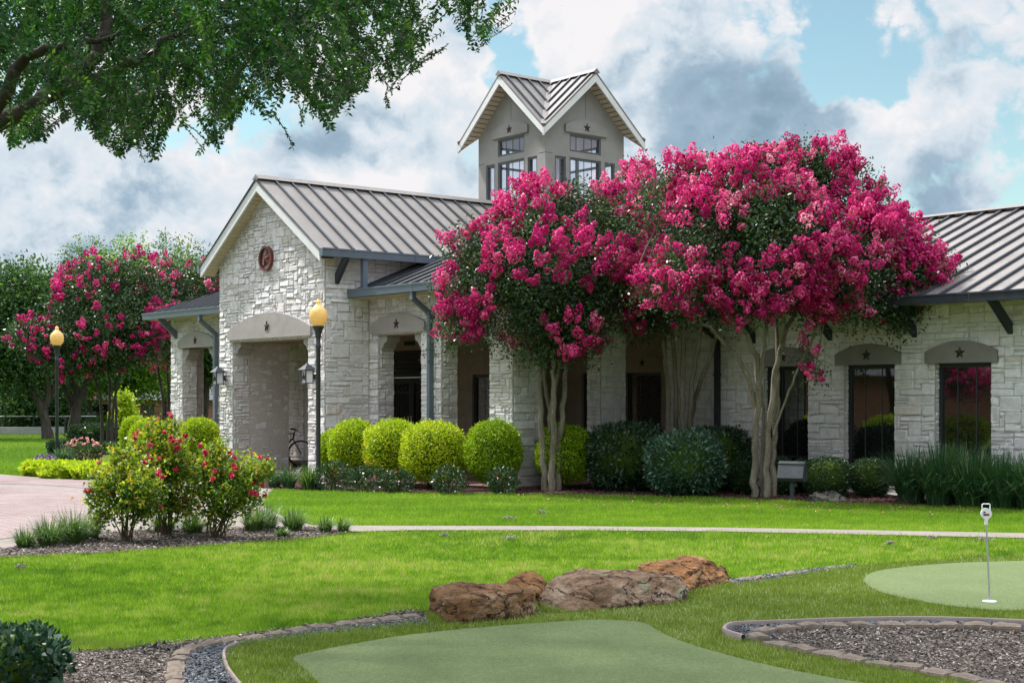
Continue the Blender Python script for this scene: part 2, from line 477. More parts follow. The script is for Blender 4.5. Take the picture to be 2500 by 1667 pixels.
def paver_mat():
    m, nt = new_mat('brick_pavers'); t = NT(nt)
    b = t.n('ShaderNodeTexBrick'); mp = t.n('ShaderNodeMapping'); t.put(mp.inputs[0], t.pos()); t.put(b.inputs['Vector'], mp.outputs[0])
    mp.inputs['Rotation'].default_value = (0, 0, R(8))
    b.inputs['Color1'].default_value = (.200, .145, .140, 1); b.inputs['Color2'].default_value = (.265, .205, .195, 1); b.inputs['Mortar'].default_value = (.07, .05, .048, 1)
    b.inputs['Scale'].default_value = 2.0; b.inputs['Mortar Size'].default_value = .022
    c = t.mix(t.rng(t.noise(.6, 4), .35, .7, 0, .3), b.outputs[0], (.29, .245, .235))
    t.bsdf(c, .85, .2, 0, t.bump(b.outputs['Fac'], -.4, .01))
    return m
M['paver'] = paver_mat()
def paver_band():
    m, nt = new_mat('smooth_mauve_pavers'); t = NT(nt)
    t.bsdf(t.ramp(t.noise(1.2, 6, .6), [(.3, (.165, .115, .115)), (.7, (.24, .19, .185))]), .85, .2, 0, t.bump(t.noise(40, 3), .2, .01))
    return m
M['paver_band'] = paver_band()
def soil(name, a, b, sc=18):
    m, nt = new_mat(name); t = NT(nt)
    t.bsdf(t.ramp(t.noise(sc, 6, .7), [(.3, a), (.7, b)]), .95, .1, 0, t.bump(t.noise(sc * 2, 5), .8, .03))
    return m
M['grass_soil'] = soil('lawn_thatch', (.040, .070, .008), (.085, .135, .016), 14)
M['mulch_soil'] = soil('mulch_bed', (.045, .034, .028), (.13, .105, .09))
M['red_mulch'] = soil('red_mulch', (.045, .022, .022), (.11, .06, .055), 25)
M['turf_soil'] = soil('turf_base', (.045, .080, .010), (.085, .13, .016), 30)
M['gravel_soil'] = soil('gravel_bed', (.025, .027, .03), (.08, .08, .085), 40)
def putting_mat():
    m, nt = new_mat('putting_green_turf'); t = NT(nt)
    c = t.ramp(t.noise(1.2, 4, .6), [(.3, (.116, .148, .066)), (.7, (.152, .186, .086))])
    c = t.mix(t.rng(t.noise(22, 5, .7), .42, .68, 0, .45), c, (.085, .115, .046)); c = t.mix(t.rng(t.noise(90, 2), .42, .66, 0, .75), c, (.060, .092, .036))
    c = t.mix(t.rng(t.noise(70, 2), .64, .70, 0, .6), c, (.26, .29, .19))
    t.bsdf(c, .95, .1, 0, t.bump(t.noise(220, 2), .5, .006))
    return m
M['putting'] = putting_mat()
M['blade'] = leafmat('grass_blade', [(0, (.040, .105, .010)), (.35, (.098, .208, .013)), (.7, (.195, .335, .022)), (.93, (.29, .41, .05)), (1, (.45, .38, .18))], .40, .55, .2, 1.35)
M['turf_blade'] = leafmat('turf_fibre', [(0, (.070, .120, .010)), (.45, (.155, .220, .016)), (.8, (.235, .300, .035)), (1, (.42, .45, .24))], .2, .38, .4, 1.2)
M['chip'] = leafmat('mulch_chip', [(0, (.035, .028, .025)), (.5, (.145, .122, .108)), (.85, (.27, .24, .22)), (1, (.46, .42, .38))], 0.0, .9, .1)
M['chip_red'] = leafmat('red_mulch_chip', [(0, (.030, .014, .014)), (.5, (.085, .038, .035)), (1, (.20, .12, .11))], 0.0, .9, .1)
M['pebble'] = leafmat('slate_pebble', [(0, (.016, .018, .022)), (.5, (.06, .066, .078)), (.85, (.13, .14, .155)), (1, (.30, .29, .28))], 0.0, .6, .3)
M['petal_litter'] = leafmat('fallen_petals', [(0, (.35, .05, .10)), (1, (.62, .22, .30))], .2, .6, .2)
def bark(name, a, b, lich=(.40, .40, .36), la=.5):
    m, nt = new_mat(name); t = NT(nt)
    c = t.ramp(t.noise(7, 6, .6, None, (1, 1, .25)), [(.3, a), (.7, b)])
    c = t.mix(t.rng(t.noise(26, 4, .6), .55, .75, 0, la), c, lich)
    t.bsdf(c, .85, .2, 0, t.bump(t.noise(24, 5, .6, None, (1, 1, .2)), .7, .03))
    return m
M['crape_bark'] = bark('crape_bark', (.105, .088, .060), (.235, .205, .155), (.42, .42, .38), .6)
M['dark_bark'] = bark('dark_bark', (.030, .025, .021), (.085, .070, .060), (.13, .12, .11), .35)
M['twig'] = plain('twig', (.075, .055, .035), .8, .2)
M['rose_stem'] = plain('rose_stem', (.085, .062, .040), .7, .2)
M['elm_leaf'] = leafmat('elm_leaf', [(0, (.007, .030, .009)), (.5, (.020, .074, .018)), (.85, (.052, .145, .026)), (1, (.12, .23, .03))], .38, .38, .30, 1.6)
M['crape_leaf'] = leafmat('crape_leaf', [(0, (.016, .042, .018)), (.5, (.034, .078, .030)), (.88, (.075, .130, .034)), (1, (.20, .18, .05))], .25, .38, .45, 1.3)
M['blossom'] = leafmat('crape_blossom', [(0, (.40, .007, .125)), (.35, (.63, .022, .195)), (.65, (.76, .075, .275)), (.9, (.85, .23, .40)), (1, (.89, .44, .53))], .30, .6, .2, 1.1, True)
M['pale_blossom'] = leafmat('pale_blossom', [(0, (.45, .16, .20)), (1, (.75, .45, .46))], .3, .6, .2, 1.0, True)
M['gold_leaf'] = leafmat('golden_privet_leaf', [(0, (.12, .23, .008)), (.4, (.27, .40, .010)), (.75, (.48, .55, .016)), (1, (.66, .62, .03))], .35, .45, .35, 1.25)
M['dark_leaf'] = leafmat('boxwood_leaf', [(0, (.012, .034, .010)), (.5, (.026, .062, .018)), (1, (.055, .105, .030))], .2, .4, .45, 1.3)
M['pitto_leaf'] = leafmat('blue_green_leaf', [(0, (.020, .055, .034)), (.5, (.045, .105, .062)), (.85, (.085, .165, .085)), (1, (.14, .24, .055))], .22, .32, .5, 1.3)
M['hedge_leaf'] = leafmat('deep_green_leaf', [(0, (.010, .030, .014)), (.5, (.022, .056, .024)), (.9, (.05, .10, .03)), (1, (.12, .20, .03))], .22, .32, .5, 1.3)
M['glossy_leaf'] = leafmat('glossy_leaf', [(0, (.008, .028, .015)), (.6, (.018, .055, .028)), (1, (.04, .10, .04))], .12, .42, .40, 1.3)
M['rose_leaf'] = leafmat('rose_leaf', [(0, (.035, .085, .012)), (.4, (.095, .180, .018)), (.7, (.27, .34, .020)), (.92, (.52, .47, .03)), (1, (.46, .22, .05))], .42, .42, .4, 1.4)
M['rose_petal'] = leafmat('rose_petal', [(0, (.42, .008, .045)), (.6, (.62, .020, .095)), (1, (.70, .14, .22))], .3, .5, .3, 1.1, True)
M['pink_petal'] = leafmat('pink_petal', [(0, (.60, .22, .20)), (1, (.75, .42, .36))], .3, .5, .3, 1.1, True)
M['purple_petal'] = leafmat('purple_petal', [(0, (.13, .07, .20)), (1, (.25, .15, .34))], .3, .5, .3, 1.1, True)
M['lime_leaf'] = leafmat('lime_vine_leaf', [(0, (.22, .36, .010)), (.5, (.40, .52, .020)), (1, (.62, .66, .06))], .35, .45, .35, 1.15)
M['tree_leaf'] = leafmat('background_leaf', [(0, (.018, .055, .016)), (.5, (.045, .110, .022)), (.85, (.10, .19, .024)), (1, (.25, .31, .035))], .35, .5, .3, 1.6)
M['tree_leaf_dark'] = leafmat('dark_background_leaf', [(0, (.016, .046, .016)), (.5, (.036, .092, .026)), (.9, (.08, .165, .03)), (1, (.19, .26, .04))], .28, .5, .3, 1.6)
M['tree_leaf_light'] = leafmat('sunny_leaf', [(0, (.05, .13, .012)), (.5, (.12, .24, .016)), (1, (.30, .38, .03))], .4, .5, .3, 1.5)
M['strap_leaf'] = leafmat('strap_leaf', [(0, (.018, .060, .026)), (.5, (.045, .120, .045)), (.85, (.10, .19, .06)), (1, (.42, .38, .25))], .25, .4, .45, 1.3)
M['variegated'] = leafmat('variegated_leaf', [(0, (.030, .080, .018)), (.5, (.080, .155, .036)), (.85, (.20, .29, .10)), (1, (.42, .43, .26))], .3, .4, .45, 1.2)
def rock_mat(name, a, b, c3, lichen=.35, dark=.8):
    m, nt = new_mat(name); t = NT(nt)
    n = t.noise(3.4, 9, .66, None, (1, 1, 1.6), .6); n2 = t.noise(6.5, 8, .68, None, (1, 1, 2.2), .5); n3 = t.noise(5.2, 6, .62, None, (1, 1, 1), .3, (7, 3, 2)); n4 = t.noise(38, 5, .7)
    c = t.ramp(n, [(.30, a), (.5, b), (.68, c3)])
    c = t.mix(t.rng(n2, .50, .66, 0, dark), c, (.030, .022, .018))
    c = t.mix(t.rng(n4, .50, .75, 0, .5), c, a)
    c = t.mix(t.rng(n3, .60, .66, 0, lichen), c, (.27, .30, .20))
    cn = t.noise(2.1, 6, .62, None, (1, 1, 1.5), .8, (2, 9, 4)); crack = t.rng(t.math('ABSOLUTE', t.math('SUBTRACT', cn, .5)), .0, .016, 1, 0)
    c = t.mix(t.math('MULTIPLY', crack, .9), c, (.018, .012, .010))
    h = t.math('SUBTRACT', t.math('ADD', t.math('MULTIPLY', n4, .5), t.math('ADD', n2, t.math('MULTIPLY', n, .6))), t.math('MULTIPLY', crack, .8))
    t.bsdf(c, .9, .15, 0, t.bump(h, 1.0, .07))
    return m
M['rock_brown'] = rock_mat('sandstone_brown', (.13, .068, .034), (.26, .138, .066), (.42, .29, .19), .2, .65)
M['rock_orange'] = rock_mat('sandstone_orange', (.15, .070, .030), (.29, .14, .058), (.37, .22, .12), .15, .6)
M['rock_grey'] = rock_mat('sandstone_lichen', (.14, .080, .048), (.26, .165, .105), (.44, .335, .25), .85, .65)
M['rock_moss'] = rock_mat('grey_field_stone', (.06, .06, .052), (.105, .105, .09), (.16, .16, .14), .3)
M['edging'] = plain('tan_edging_block', (.165, .132, .108), .9, .15, 0, .3, 12, .7, 60)
M['rubber'] = plain('mauve_rubber_edging', (.235, .185, .175), .75, .25, 0, .12, 8)
M['white_plastic'] = plain('white_plastic', (.68, .69, .70), .4, .4, 0, .04)
M['flag_blue'] = plain('flag_blue', (.010, .018, .060), .5, .3)
M['flag_red'] = plain('flag_red', (.36, .012, .025), .5, .3)
M['galv'] = plain('galvanised_steel', (.40, .41, .42), .45, .4, .5, .1, 12)
M['flood_grey'] = plain('floodlight_grey', (.050, .056, .064), .55, .35, .2, .2, 14)
M['fence_screen'] = plain('black_fence_screen', (.010, .011, .014), .8, .15)
M['brown_fence'] = plain('brown_picket', (.14, .075, .05), .7, .2)
M['brick_red'] = plain('red_brick_wall', (.26, .13, .085), .85, .15, 0, .2, 6)
M['rubber_tyre'] = plain('tyre_rubber', (.012, .012, .013), .7, .2)
M['bike_metal'] = plain('bike_black_paint', (.015, .015, .018), .3, .5)
M['chrome'] = plain('rim_metal', (.45, .47, .50), .3, .5, .7)
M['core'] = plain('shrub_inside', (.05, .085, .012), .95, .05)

# ================================================================== the stone clubhouse (built in its own axes: x along the front, y into the building)
O2 = np.array([-3.997, 30.431]); RZ = math.atan2(-0.77404, 0.63314)
E1 = np.array([0.63314, -0.77404]); E2 = np.array([0.77404, 0.63314])
def bw(x, y, z=0.0):
    p = O2 + x * E1 + y * E2
    return np.array([p[0], p[1], z])
club = empty('stone_clubhouse', (O2[0], O2[1], 0), RZ)
tag(club, 'white limestone clubhouse with tan standing seam metal roofs, arched porches and a square lookout tower', 'building')

def stone_face(mb, org, U, N, xs, zs, blocked=None, zmax=None, mi=1, cw=.100, ch=.074, depth=.020, seed=0):
    """irregular ashlar: blocks of several sizes on a broken grid, each with its own worn face"""
    rs = random.Random(seed)
    org, U, N = np.array(org, float), np.array(U, float), np.array(N, float); Z = np.array((0, 0, 1.))
    def grid(bp, c):
        g = [bp[0]]
        for a, b in zip(bp[:-1], bp[1:]):
            k = max(1, round((b - a) / c)); st = [a + (b - a) * i / k for i in range(1, k + 1)]
            st = [q + (rs.uniform(-.22, .22) * c if i < k - 1 else 0) for i, q in enumerate(st)]
            g += st
        return g
    gx, gz = grid(xs, cw), grid(zs, ch)
    nx, nz = len(gx) - 1, len(gz) - 1
    used = [[bool(blocked and blocked((gx[i] + gx[i + 1]) / 2, (gz[j] + gz[j + 1]) / 2)) for i in range(nx)] for j in range(nz)]
    bx, bz = set(xs), set(zs)
    for j in range(nz):
        for i in range(nx):
            if used[j][i]: continue
            h = rs.choices((1, 2, 3), (6, 3.6, .6))[0]; w = rs.choices((1, 2, 3, 4), (1.6, 4, 3.6, 1.6))[0]
            if h == 3: w = min(w, 3)
            while w > 1 and not all(i + a < nx and not used[j][i + a] for a in range(w)): w -= 1
            while h > 1 and not all(j + b < nz and not used[j + b][i + a] for a in range(w) for b in range(h)): h -= 1
            for b in range(h):
                for a in range(w): used[j + b][i + a] = True
            x0, x1, z0, z1 = gx[i], gx[i + w], gz[j], gz[j + h]
            if zmax:
                zc = zmax((x0 + x1) / 2)
                if z0 > zc: continue
            g = .005; x0 += g; x1 -= g; z0 += g; z1 -= g
            d = depth * rs.uniform(.55, 1.15); tone = min(1, max(0, rs.gauss(.55, .22)))
            bu = min(.026, (x1 - x0) * .28); bv = min(.022, (z1 - z0) * .28)
            us = (x0, x0 + bu, x1 - bu, x1); vs = (z0, z0 + bv, z1 - bv, z1)
            tx, tz = rs.uniform(-.011, .011), rs.uniform(-.011, .011)
            b0 = len(mb.v)
            for b in range(4):
                for a in range(4):
                    inner = a in (1, 2) and b in (1, 2); corner = a in (0, 3) and b in (0, 3)
                    uu = us[a] + (rs.uniform(-.009, .009) if 0 < a < 3 or not corner else 0); vv = vs[b] + rs.uniform(-.008, .008)
                    if corner: uu += .010 if a == 0 else -.010; vv += .008 if b == 0 else -.008
                    dd = d + (tx if a == 2 else -tx) + (tz if b == 2 else -tz) + rs.uniform(-.006, .006) if inner else (.008 + rs.uniform(0, .009))
                    if zmax: vv = min(vv, zmax(uu))
                    mb.v.append(tuple(org + U * uu + Z * vv + N * dd))
            for b in range(3):
                for a in range(3):
                    q = b0 + b * 4 + a
                    f = (q, q + 1, q + 5, q + 4)
                    mb.f.append(f); mb.m.append(mi); mb.t.append(tone)

def wall(name, mb): return mb.build(name, [M['mortar'], M['stone']], club)
FX, FY = (1, 0, 0), (0, -1, 0)          # a face towards -y
SX, SY = (0, 1, 0), (1, 0, 0)           # a face towards +x
GX, GS, GZ = -2.375, .6654, 6.70        # gable: ridge x, slope, height
def gz(x): return GZ - .17 - GS * abs(x - GX)

# --- entrance gable
mb = MB()
mb.prism([(-4.75, 0), (-4.08, 0), (-4.08, 3.05), (-.69, 3.05), (-.69, 0), (0, 0), (0, gz(0)), (GX, gz(GX)), (-4.75, gz(-4.75))], 'y', 0.0, .43)
stone_face(mb, (0, 0, 0), FX, FY, [-4.75, -4.08, -.69, 0], [0, 3.05, 6.6], lambda x, z: -4.08 < x < -.69 and z < 3.05, lambda x: gz(x) - .01, seed=1)
mb.box(-4.75, -4.085, .43, 1.5, 0, 4.0); mb.box(-.685, 0, .43, 1.54, 0, 4.75); mb.box(-.3, 0, 1.54, 3.9, 3.72, 4.75)
stone_face(mb, (-4.085, 0, 0), SX, SY, [0.0, .43], [0, 3.0], seed=2)
stone_face(mb, (-4.105, 0, 0), SX, SY, [.45, 1.5], [0, 3.0], seed=3, cw=.16, ch=.1)
stone_face(mb, (0, 0, 0), SX, SY, [0, 1.10, 3.0], [0, 4.0, 4.78], lambda y, z: y > 1.12 and z < 4.0, seed=4, cw=.15, ch=.1)
g_wall = wall('wall', mb); g_wall['label'] = 'gabled entrance wall with a wide arched opening'
# --- the rough stone edge under the arch
def porch_wall(x0, x1, opens, seed):
    mb = MB(); bp = [x0]
    for a, b in opens: bp += [a, b]
    bp.append(x1)
    for a, b in zip(bp[::2], bp[1::2]): mb.box(a, b, 1.14, 1.54, 0, 3.10)
    mb.box(x0, x1, 1.14, 1.54, 3.10, 3.97)
    stone_face(mb, (0, 1.14, 0), FX, FY, bp, [0, 3.10, 3.93], lambda x, z: z < 3.1 and any(a < x < b for a, b in opens), seed=seed)
    for a, b in opens:
        stone_face(mb, (a, 0, 0), SX, SY, [1.14, 1.54], [0, 3.06], seed=seed + 10)
        stone_face(mb, (b, 0, 0), SX, (-1, 0, 0), [1.14, 1.54], [0, 3.06], seed=seed + 11)
    return mb
mb = porch_wall(0.0, 4.955, [(.34, 1.94), (2.65, 4.23)], 20)
mb.box(4.55, 4.955, 1.54, 1.82, 0, 3.97)
mb.box(4.55, 4.955, 3.43, 4.12, 0, 3.10); mb.box(4.55, 4.955, 1.82, 5.33, 3.10, 3.97)
stone_face(mb, (4.955, 0, 0), SX, SY, [1.14, 1.82, 3.43, 4.12, 5.33], [0, 3.10, 3.93], lambda y, z: z < 3.1 and (1.82 < y < 3.43 or 4.12 < y), seed=25, cw=.16, ch=.105)
stone_face(mb, (0, 3.43, 0), FX, FY, [4.55, 4.955], [0, 3.08], seed=26)
stone_face(mb, (0, 4.12, 0), FX, (0, 1, 0), [4.55, 4.955], [0, 3.08], seed=27)
wall('wall', mb)['label'] = 'arcade wall of square stone piers'
mb = porch_wall(-9.72, -4.75, [(-9.0, -7.29)], 40)
mb.box(-9.72, -9.35, 1.54, 1.92, 0, 3.97); mb.box(-9.72, -9.35, 3.4, 3.9, 0, 3.97); mb.box(-9.72, -9.35, 1.92, 3.4, 3.1, 3.97)
stone_face(mb, (-9.35, 0, 0), SX, SY, [1.54, 1.92, 3.4, 3.9], [0, 3.1, 3.6], lambda y, z: 1.92 < y < 3.4 and z < 3.1, seed=44)
wall('wall', mb)['label'] = 'short arcade wall beyond the gable'
# --- wing wall with tall windows
WY = 5.33
WIN = [(7.60, 8.70), (9.55, 10.66), (11.50, 12.60), (13.45, 14.55), (15.4, 16.5)]
mb = MB(); bp = [4.955]
for a, b in WIN: bp += [a, b]
bp.append(20.0)
for a, b in zip(bp[::2], bp[1::2]): mb.box(a, b, WY, WY + .3, 0, 2.36)
mb.box(4.955, 20, WY, WY + .3, 2.36, 3.42)
for a, b in WIN: mb.box(a, b, WY, WY + .3, 0, .16)
stone_face(mb, (0, WY, 0), FX, FY, bp[:-1] + [15.0][:0] + [20.0], [0, .16, 2.36, 3.40], lambda x, z: x > 15.3 or (.16 < z < 2.36 and any(a < x < b for a, b in WIN)), seed=50, cw=.14, ch=.09)
for a, b in WIN[:4]:
    stone_face(mb, (a, 0, 0), SX, SY, [WY, WY + .12], [.16, 2.34], seed=60, cw=.12)
wall('wall', mb)['label'] = 'long wing wall with tall windows'
# --- inner porch walls
mb = MB()
mb.box(-9.35, -4.1, 3.9, 4.1, 0, 3.9)
stone_face(mb, (0, 3.9, 0), FX, FY, [-9.35, -7.35, -6.2, -4.1], [0, 2.3, 3.4], lambda x, z: -7.35 < x < -6.2 and z < 2.3, seed=70, cw=.14, ch=.09)
wall('wall', mb)['label'] = 'shaded stone wall behind the porch'
mb = MB()
mb.box(-4.1, -3.35, 3.9, 4.1, 0, 3.9); mb.box(-3.35, -1.45, 3.9, 4.1, 2.90, 3.9); mb.box(-1.45, .08, 3.9, 4.1, 0, 3.9)
mb.box(.08, 1.2, 3.9, 4.1, 2.28, 3.9); mb.box(1.2, 1.4, 3.9, 5.63, 0, 3.9)
for a, b in ((1.4, 1.95), (3.0, 3.385), (4.485, 4.955)): mb.box(a, b, 5.63, 5.8, 0, 3.9)
for a, b in ((1.95, 3.0), (3.385, 4.485)): mb.box(a, b, 5.63, 5.8, 2.30, 3.9)
mb.box(-1.44, 1.2, 3.885, 3.897, 2.30, 2.312)
sw = mb.build('stucco_wall', [M['stucco_brown']], club)
mb = MB(); mb.box(-9.3, 4.6, 1.545, 5.62, 3.66, 3.72); mb.box(-4.08, -.69, .435, 1.543, 3.05, 3.12)
mb.build('ceiling', [M['stucco_brown']], club)
mb = MB(); mb.box(-9.72, 5.1, .0, 5.7, -.05, .045)
mb.build('floor', [M['floor']], club)

# --- lintels with their stars
def star_bm(c, r, U, N, d=.025, inner=.40):
    mb = MB(); U, N, Z = np.array(U, float), np.array(N, float), np.array((0, 0, 1.)); c = np.array(c, float)
    pts = []
    for k in range(10):
        a = math.pi / 2 + k * math.pi / 5; q = r if k % 2 == 0 else r * inner
        pts.append(c + U * math.cos(a) * q + Z * math.sin(a) * q)
    v = pts + [p - N * .012 for p in pts] + [c + N * d]
    f = [(k, (k + 1) % 10, 20) for k in range(10)] + [(k, k + 10, (k + 1) % 10 + 10, (k + 1) % 10) for k in range(10)]
    mb.add(v, f)
    return mb
def lintel(x0, x1, z0, zs, zt, pl, face, th=.075, mat='lintel', star=.105, parent=None):
    n = 18; pts = [(x0, z0), (x1, z0), (x1, zs)]
    for k in range(1, n): 
        t = k / n; pts.append((x1 + (x0 - x1) * t, zs + (zt - zs) * (1 - (2 * t - 1) ** 2)))
    pts.append((x0, zs))
    mb = MB()
    if pl == 'y': mb.prism(pts, 'y', face - th, face + .02); N = (0, -1, 0); U = (1, 0, 0); c = ((x0 + x1) / 2, face - th - .014, z0 + (zt - z0) * .46)
    else: mb.prism(pts, 'x', face - .02, face + th); N = (1, 0, 0); U = (0, 1, 0); c = (face + th + .014, (x0 + x1) / 2, z0 + (zt - z0) * .46)
    o = mb.build('lintel', [M[mat]], parent or club)
    star_bm(c, star, U, N).build('star', [M['star_metal']], o if parent is None else parent)
    return o
lintel(-4.24, -.50, 3.10, 3.31, 3.67, 'y', 0.0, star=.125)
lintel(.13, 2.13, 3.13, 3.33, 3.54, 'y', 1.14, star=.115)
lintel(2.43, 4.45, 3.13, 3.33, 3.54, 'y', 1.14, star=.115)
lintel(-9.19, -7.12, 3.06, 3.25, 3.47, 'y', 1.14, star=.115)
lintel(1.64, 3.60, 3.11, 3.31, 3.52, 'x', 4.955, mat='lintel_dark')
lintel(3.94, 5.31, 3.11, 3.31, 3.50, 'x', 4.955, mat='lintel_dark')
for a, b in WIN[:4]: lintel(a - .17, b + .15, 2.36, 2.56, 2.74, 'y', WY, th=.07, mat='lintel_dark', star=.105)
lintel(3.25, 4.63, 2.32, 2.52, 2.74, 'y', 5.63, th=.03, mat='stucco_brown', star=.10)
# --- corbels under the arches
def corbel(x, y, dirx, z=3.05):
    mb = MB(); s = dirx
    mb.prism([(x - s * .05, z), (x + s * .26, z), (x + s * .26, z - .10), (x + s * .22, z - .14), (x + s * .15, z - .165), (x + s * .12, z - .22), (x + s * .09, z - .27), (x - s * .05, z - .27)][::int(s)], 'y', y, y + .34)
    mb.build('corbel', [M['lintel']], club)
for x, y, d, z in ((-4.06, .04, 1, 3.05), (-.70, .04, -1, 3.05), (.36, 1.17, 1, 3.09), (1.92, 1.17, -1, 3.09), (2.67, 1.17, 1, 3.09), (4.21, 1.17, -1, 3.09), (-8.98, 1.17, 1, 3.03), (-7.31, 1.17, -1, 3.03)):
    corbel(x, y, d, z)
def corbel_side(y, s):
    mb = MB(); z = 3.09
    mb.prism([(y - s * .05, z), (y + s * .24, z), (y + s * .24, z - .10), (y + s * .14, z - .165), (y + s * .09, z - .26), (y - s * .05, z - .26)][::int(s)], 'x', 4.58, 4.92)
    mb.build('corbel', [M['lintel']], club)
corbel_side(1.84, 1); corbel_side(3.41, -1); corbel_side(4.14, 1)

# --- windows and doors
def window(x0, x1, z0, z1, y, muntins=2, fw=.075, rails=(), glass='glass', blind=False, frame='frame'):
    mb = MB()
    mb.box(x0, x0 + fw, y, y + .07, z0, z1); mb.box(x1 - fw, x1, y, y + .07, z0, z1)
    mb.box(x0 + fw, x1 - fw, y, y + .07, z1 - fw, z1); mb.box(x0 + fw, x1 - fw, y, y + .07, z0, z0 + fw)
    for z in rails: mb.box(x0 + fw, x1 - fw, y + .012, y + .03, z - .012, z + .012)
    o = mb.build('window', [M[frame]], club)
    mb = MB(); mb.box(x0 + fw, x1 - fw, y + .04, y + .055, z0 + fw, z1 - fw)
    mb.build('pane', [M[glass]], o)
    if muntins:
        mb = MB()
        for k in range(1, muntins + 1):
            xm = x0 + (x1 - x0) * k / (muntins + 1); mb.box(xm - .007, xm + .007, y + .030, y + .038, z0 + fw, z1 - fw)
        mb.build('muntin', [M['flood_grey']], o)
    if blind:
        mb = MB(); z = z0 + fw
        while z < z1 - fw - .03: mb.box(x0 + fw + .02, x1 - fw - .02, y + .028, y + .036, z, z + .022); z += .045
        b = mb.build('blind', [M['blind']], o); b['kind'] = 'thing'
    return o
for k, (a, b) in enumerate(WIN): window(a, b, .16, 2.36, WY + .10, rails=(.62,))
window(3.385, 4.485, .1, 2.30, 5.70, blind=True)
window(1.95, 3.0, .1, 2.30, 5.70, blind=True)
window(.08, 1.2, .1, 2.28, 3.96, 1)
window(-7.35, -6.2, .1, 2.3, 3.95, 1)
# entry doors with a slatted transom and iron grilles
mb = MB()
for a, b in ((-3.35, -3.27), (-1.53, -1.45)): mb.box(a, b, 3.93, 4.03, 0, 2.90)
mb.box(-3.27, -1.53, 3.93, 4.03, 2.82, 2.90); mb.box(-3.27, -1.53, 3.93, 4.03, 2.24, 2.32)
z = 2.41
while z < 2.8: mb.box(-3.27, -1.53, 3.94, 3.99, z - .014, z + .014); z += .10
fr = mb.build('door_frame', [M['iron']], club)
mb = MB(); mb.box(-3.27, -1.53, 4.0, 4.02, 2.32, 2.82); mb.build('transom_pane', [M['glass']], fr)
for x0, x1 in ((-3.265, -2.405), (-2.395, -1.535)):
    mb = MB(); y0, y1 = 3.94, 4.0
    mb.box(x0, x0 + .1, y0, y1, .03, 2.235); mb.box(x1 - .1, x1, y0, y1, .03, 2.235); mb.box(x0 + .1, x1 - .1, y0, y1, 2.10, 2.235); mb.box(x0 + .1, x1 - .1, y0, y1, .03, .25)
    d = mb.build('door', [M['iron']], club)
    mb = MB(); mb.box(x0 + .1, x1 - .1, 3.975, 3.99, .25, 2.10); mb.build('pane', [M['glass']], d)
    mb = MB()
    for k in range(1, 7):
        xm = x0 + .1 + (x1 - x0 - .2) * k / 7; mb.tube([(xm, 3.955, .25), (xm, 3.955, 1.86)], .009, 6)
    mb.box(x0 + .1, x1 - .1, 3.945, 3.965, 1.85, 1.875)
    for k in range(4):
        xm = x0 + .1 + (x1 - x0 - .2) * (k + .5) / 4
        ring = [(xm + .06 * math.cos(a), 3.955, 1.98 + .075 * math.sin(a)) for a in np.linspace(0, 2 * math.pi, 13)]
        mb.tube(ring, .009, 5, cap=False)
    mb.build('grille', [M['iron']], d)
    hx = -2.40 + (.06 if x0 > -2.4 else -.06)
    mb = MB(); mb.tube([(hx, 3.93, 1.0), (hx, 3.90, 1.02), (hx, 3.90, 1.28), (hx, 3.93, 1.30)], .012, 6); mb.build('handle', [M['chrome']], d)
mb = MB(); mb.box(-2.62, -2.18, 3.88, 3.895, 3.02, 3.12); mb.build('door_plaque', [M['iron']], club)

# --- roofs
def roof_plane(mb, poly, spacing=.42, th=.05, rib=(.045, .05), off=.0, ribs=True):
    P = [np.array(p, float) for p in poly]
    n = np.zeros(3)
    for i in range(len(P)): n += np.cross(P[i], P[(i + 1) % len(P)])
    n = unit(n)
    if n[2] < 0: P = P[::-1]; n = -n
    s = unit(np.cross(n, (0, 0, 1))); t = np.cross(n, s)
    if t[2] < 0: s, t = -s, -t
    k = len(P)
    mb.add([p for p in P] + [p - n * th for p in P], [tuple(range(k)), tuple(range(2 * k - 1, k - 1, -1))] + [(i, k + i, k + (i + 1) % k, (i + 1) % k) for i in range(k)], 0)
    if not ribs: return
    q = [((p - P[0]) @ s, (p - P[0]) @ t) for p in P]
    smin, smax = min(a for a, _ in q), max(a for a, _ in q)
    x = smin + off if off else smin + (smax - smin) % spacing / 2 + .02
    while x < smax - .01:
        hit = []
        for i in range(k):
            (a0, b0), (a1, b1) = q[i], q[(i + 1) % k]
            if (a0 - x) * (a1 - x) < 0: hit.append(b0 + (b1 - b0) * (x - a0) / (a1 - a0))
        if len(hit) >= 2 and max(hit) - min(hit) > .08:
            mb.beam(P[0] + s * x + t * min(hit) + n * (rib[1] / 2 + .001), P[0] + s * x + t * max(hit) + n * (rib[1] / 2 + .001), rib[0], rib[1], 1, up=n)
        x += spacing
RM = [M['metal_roof'], M['seam']]
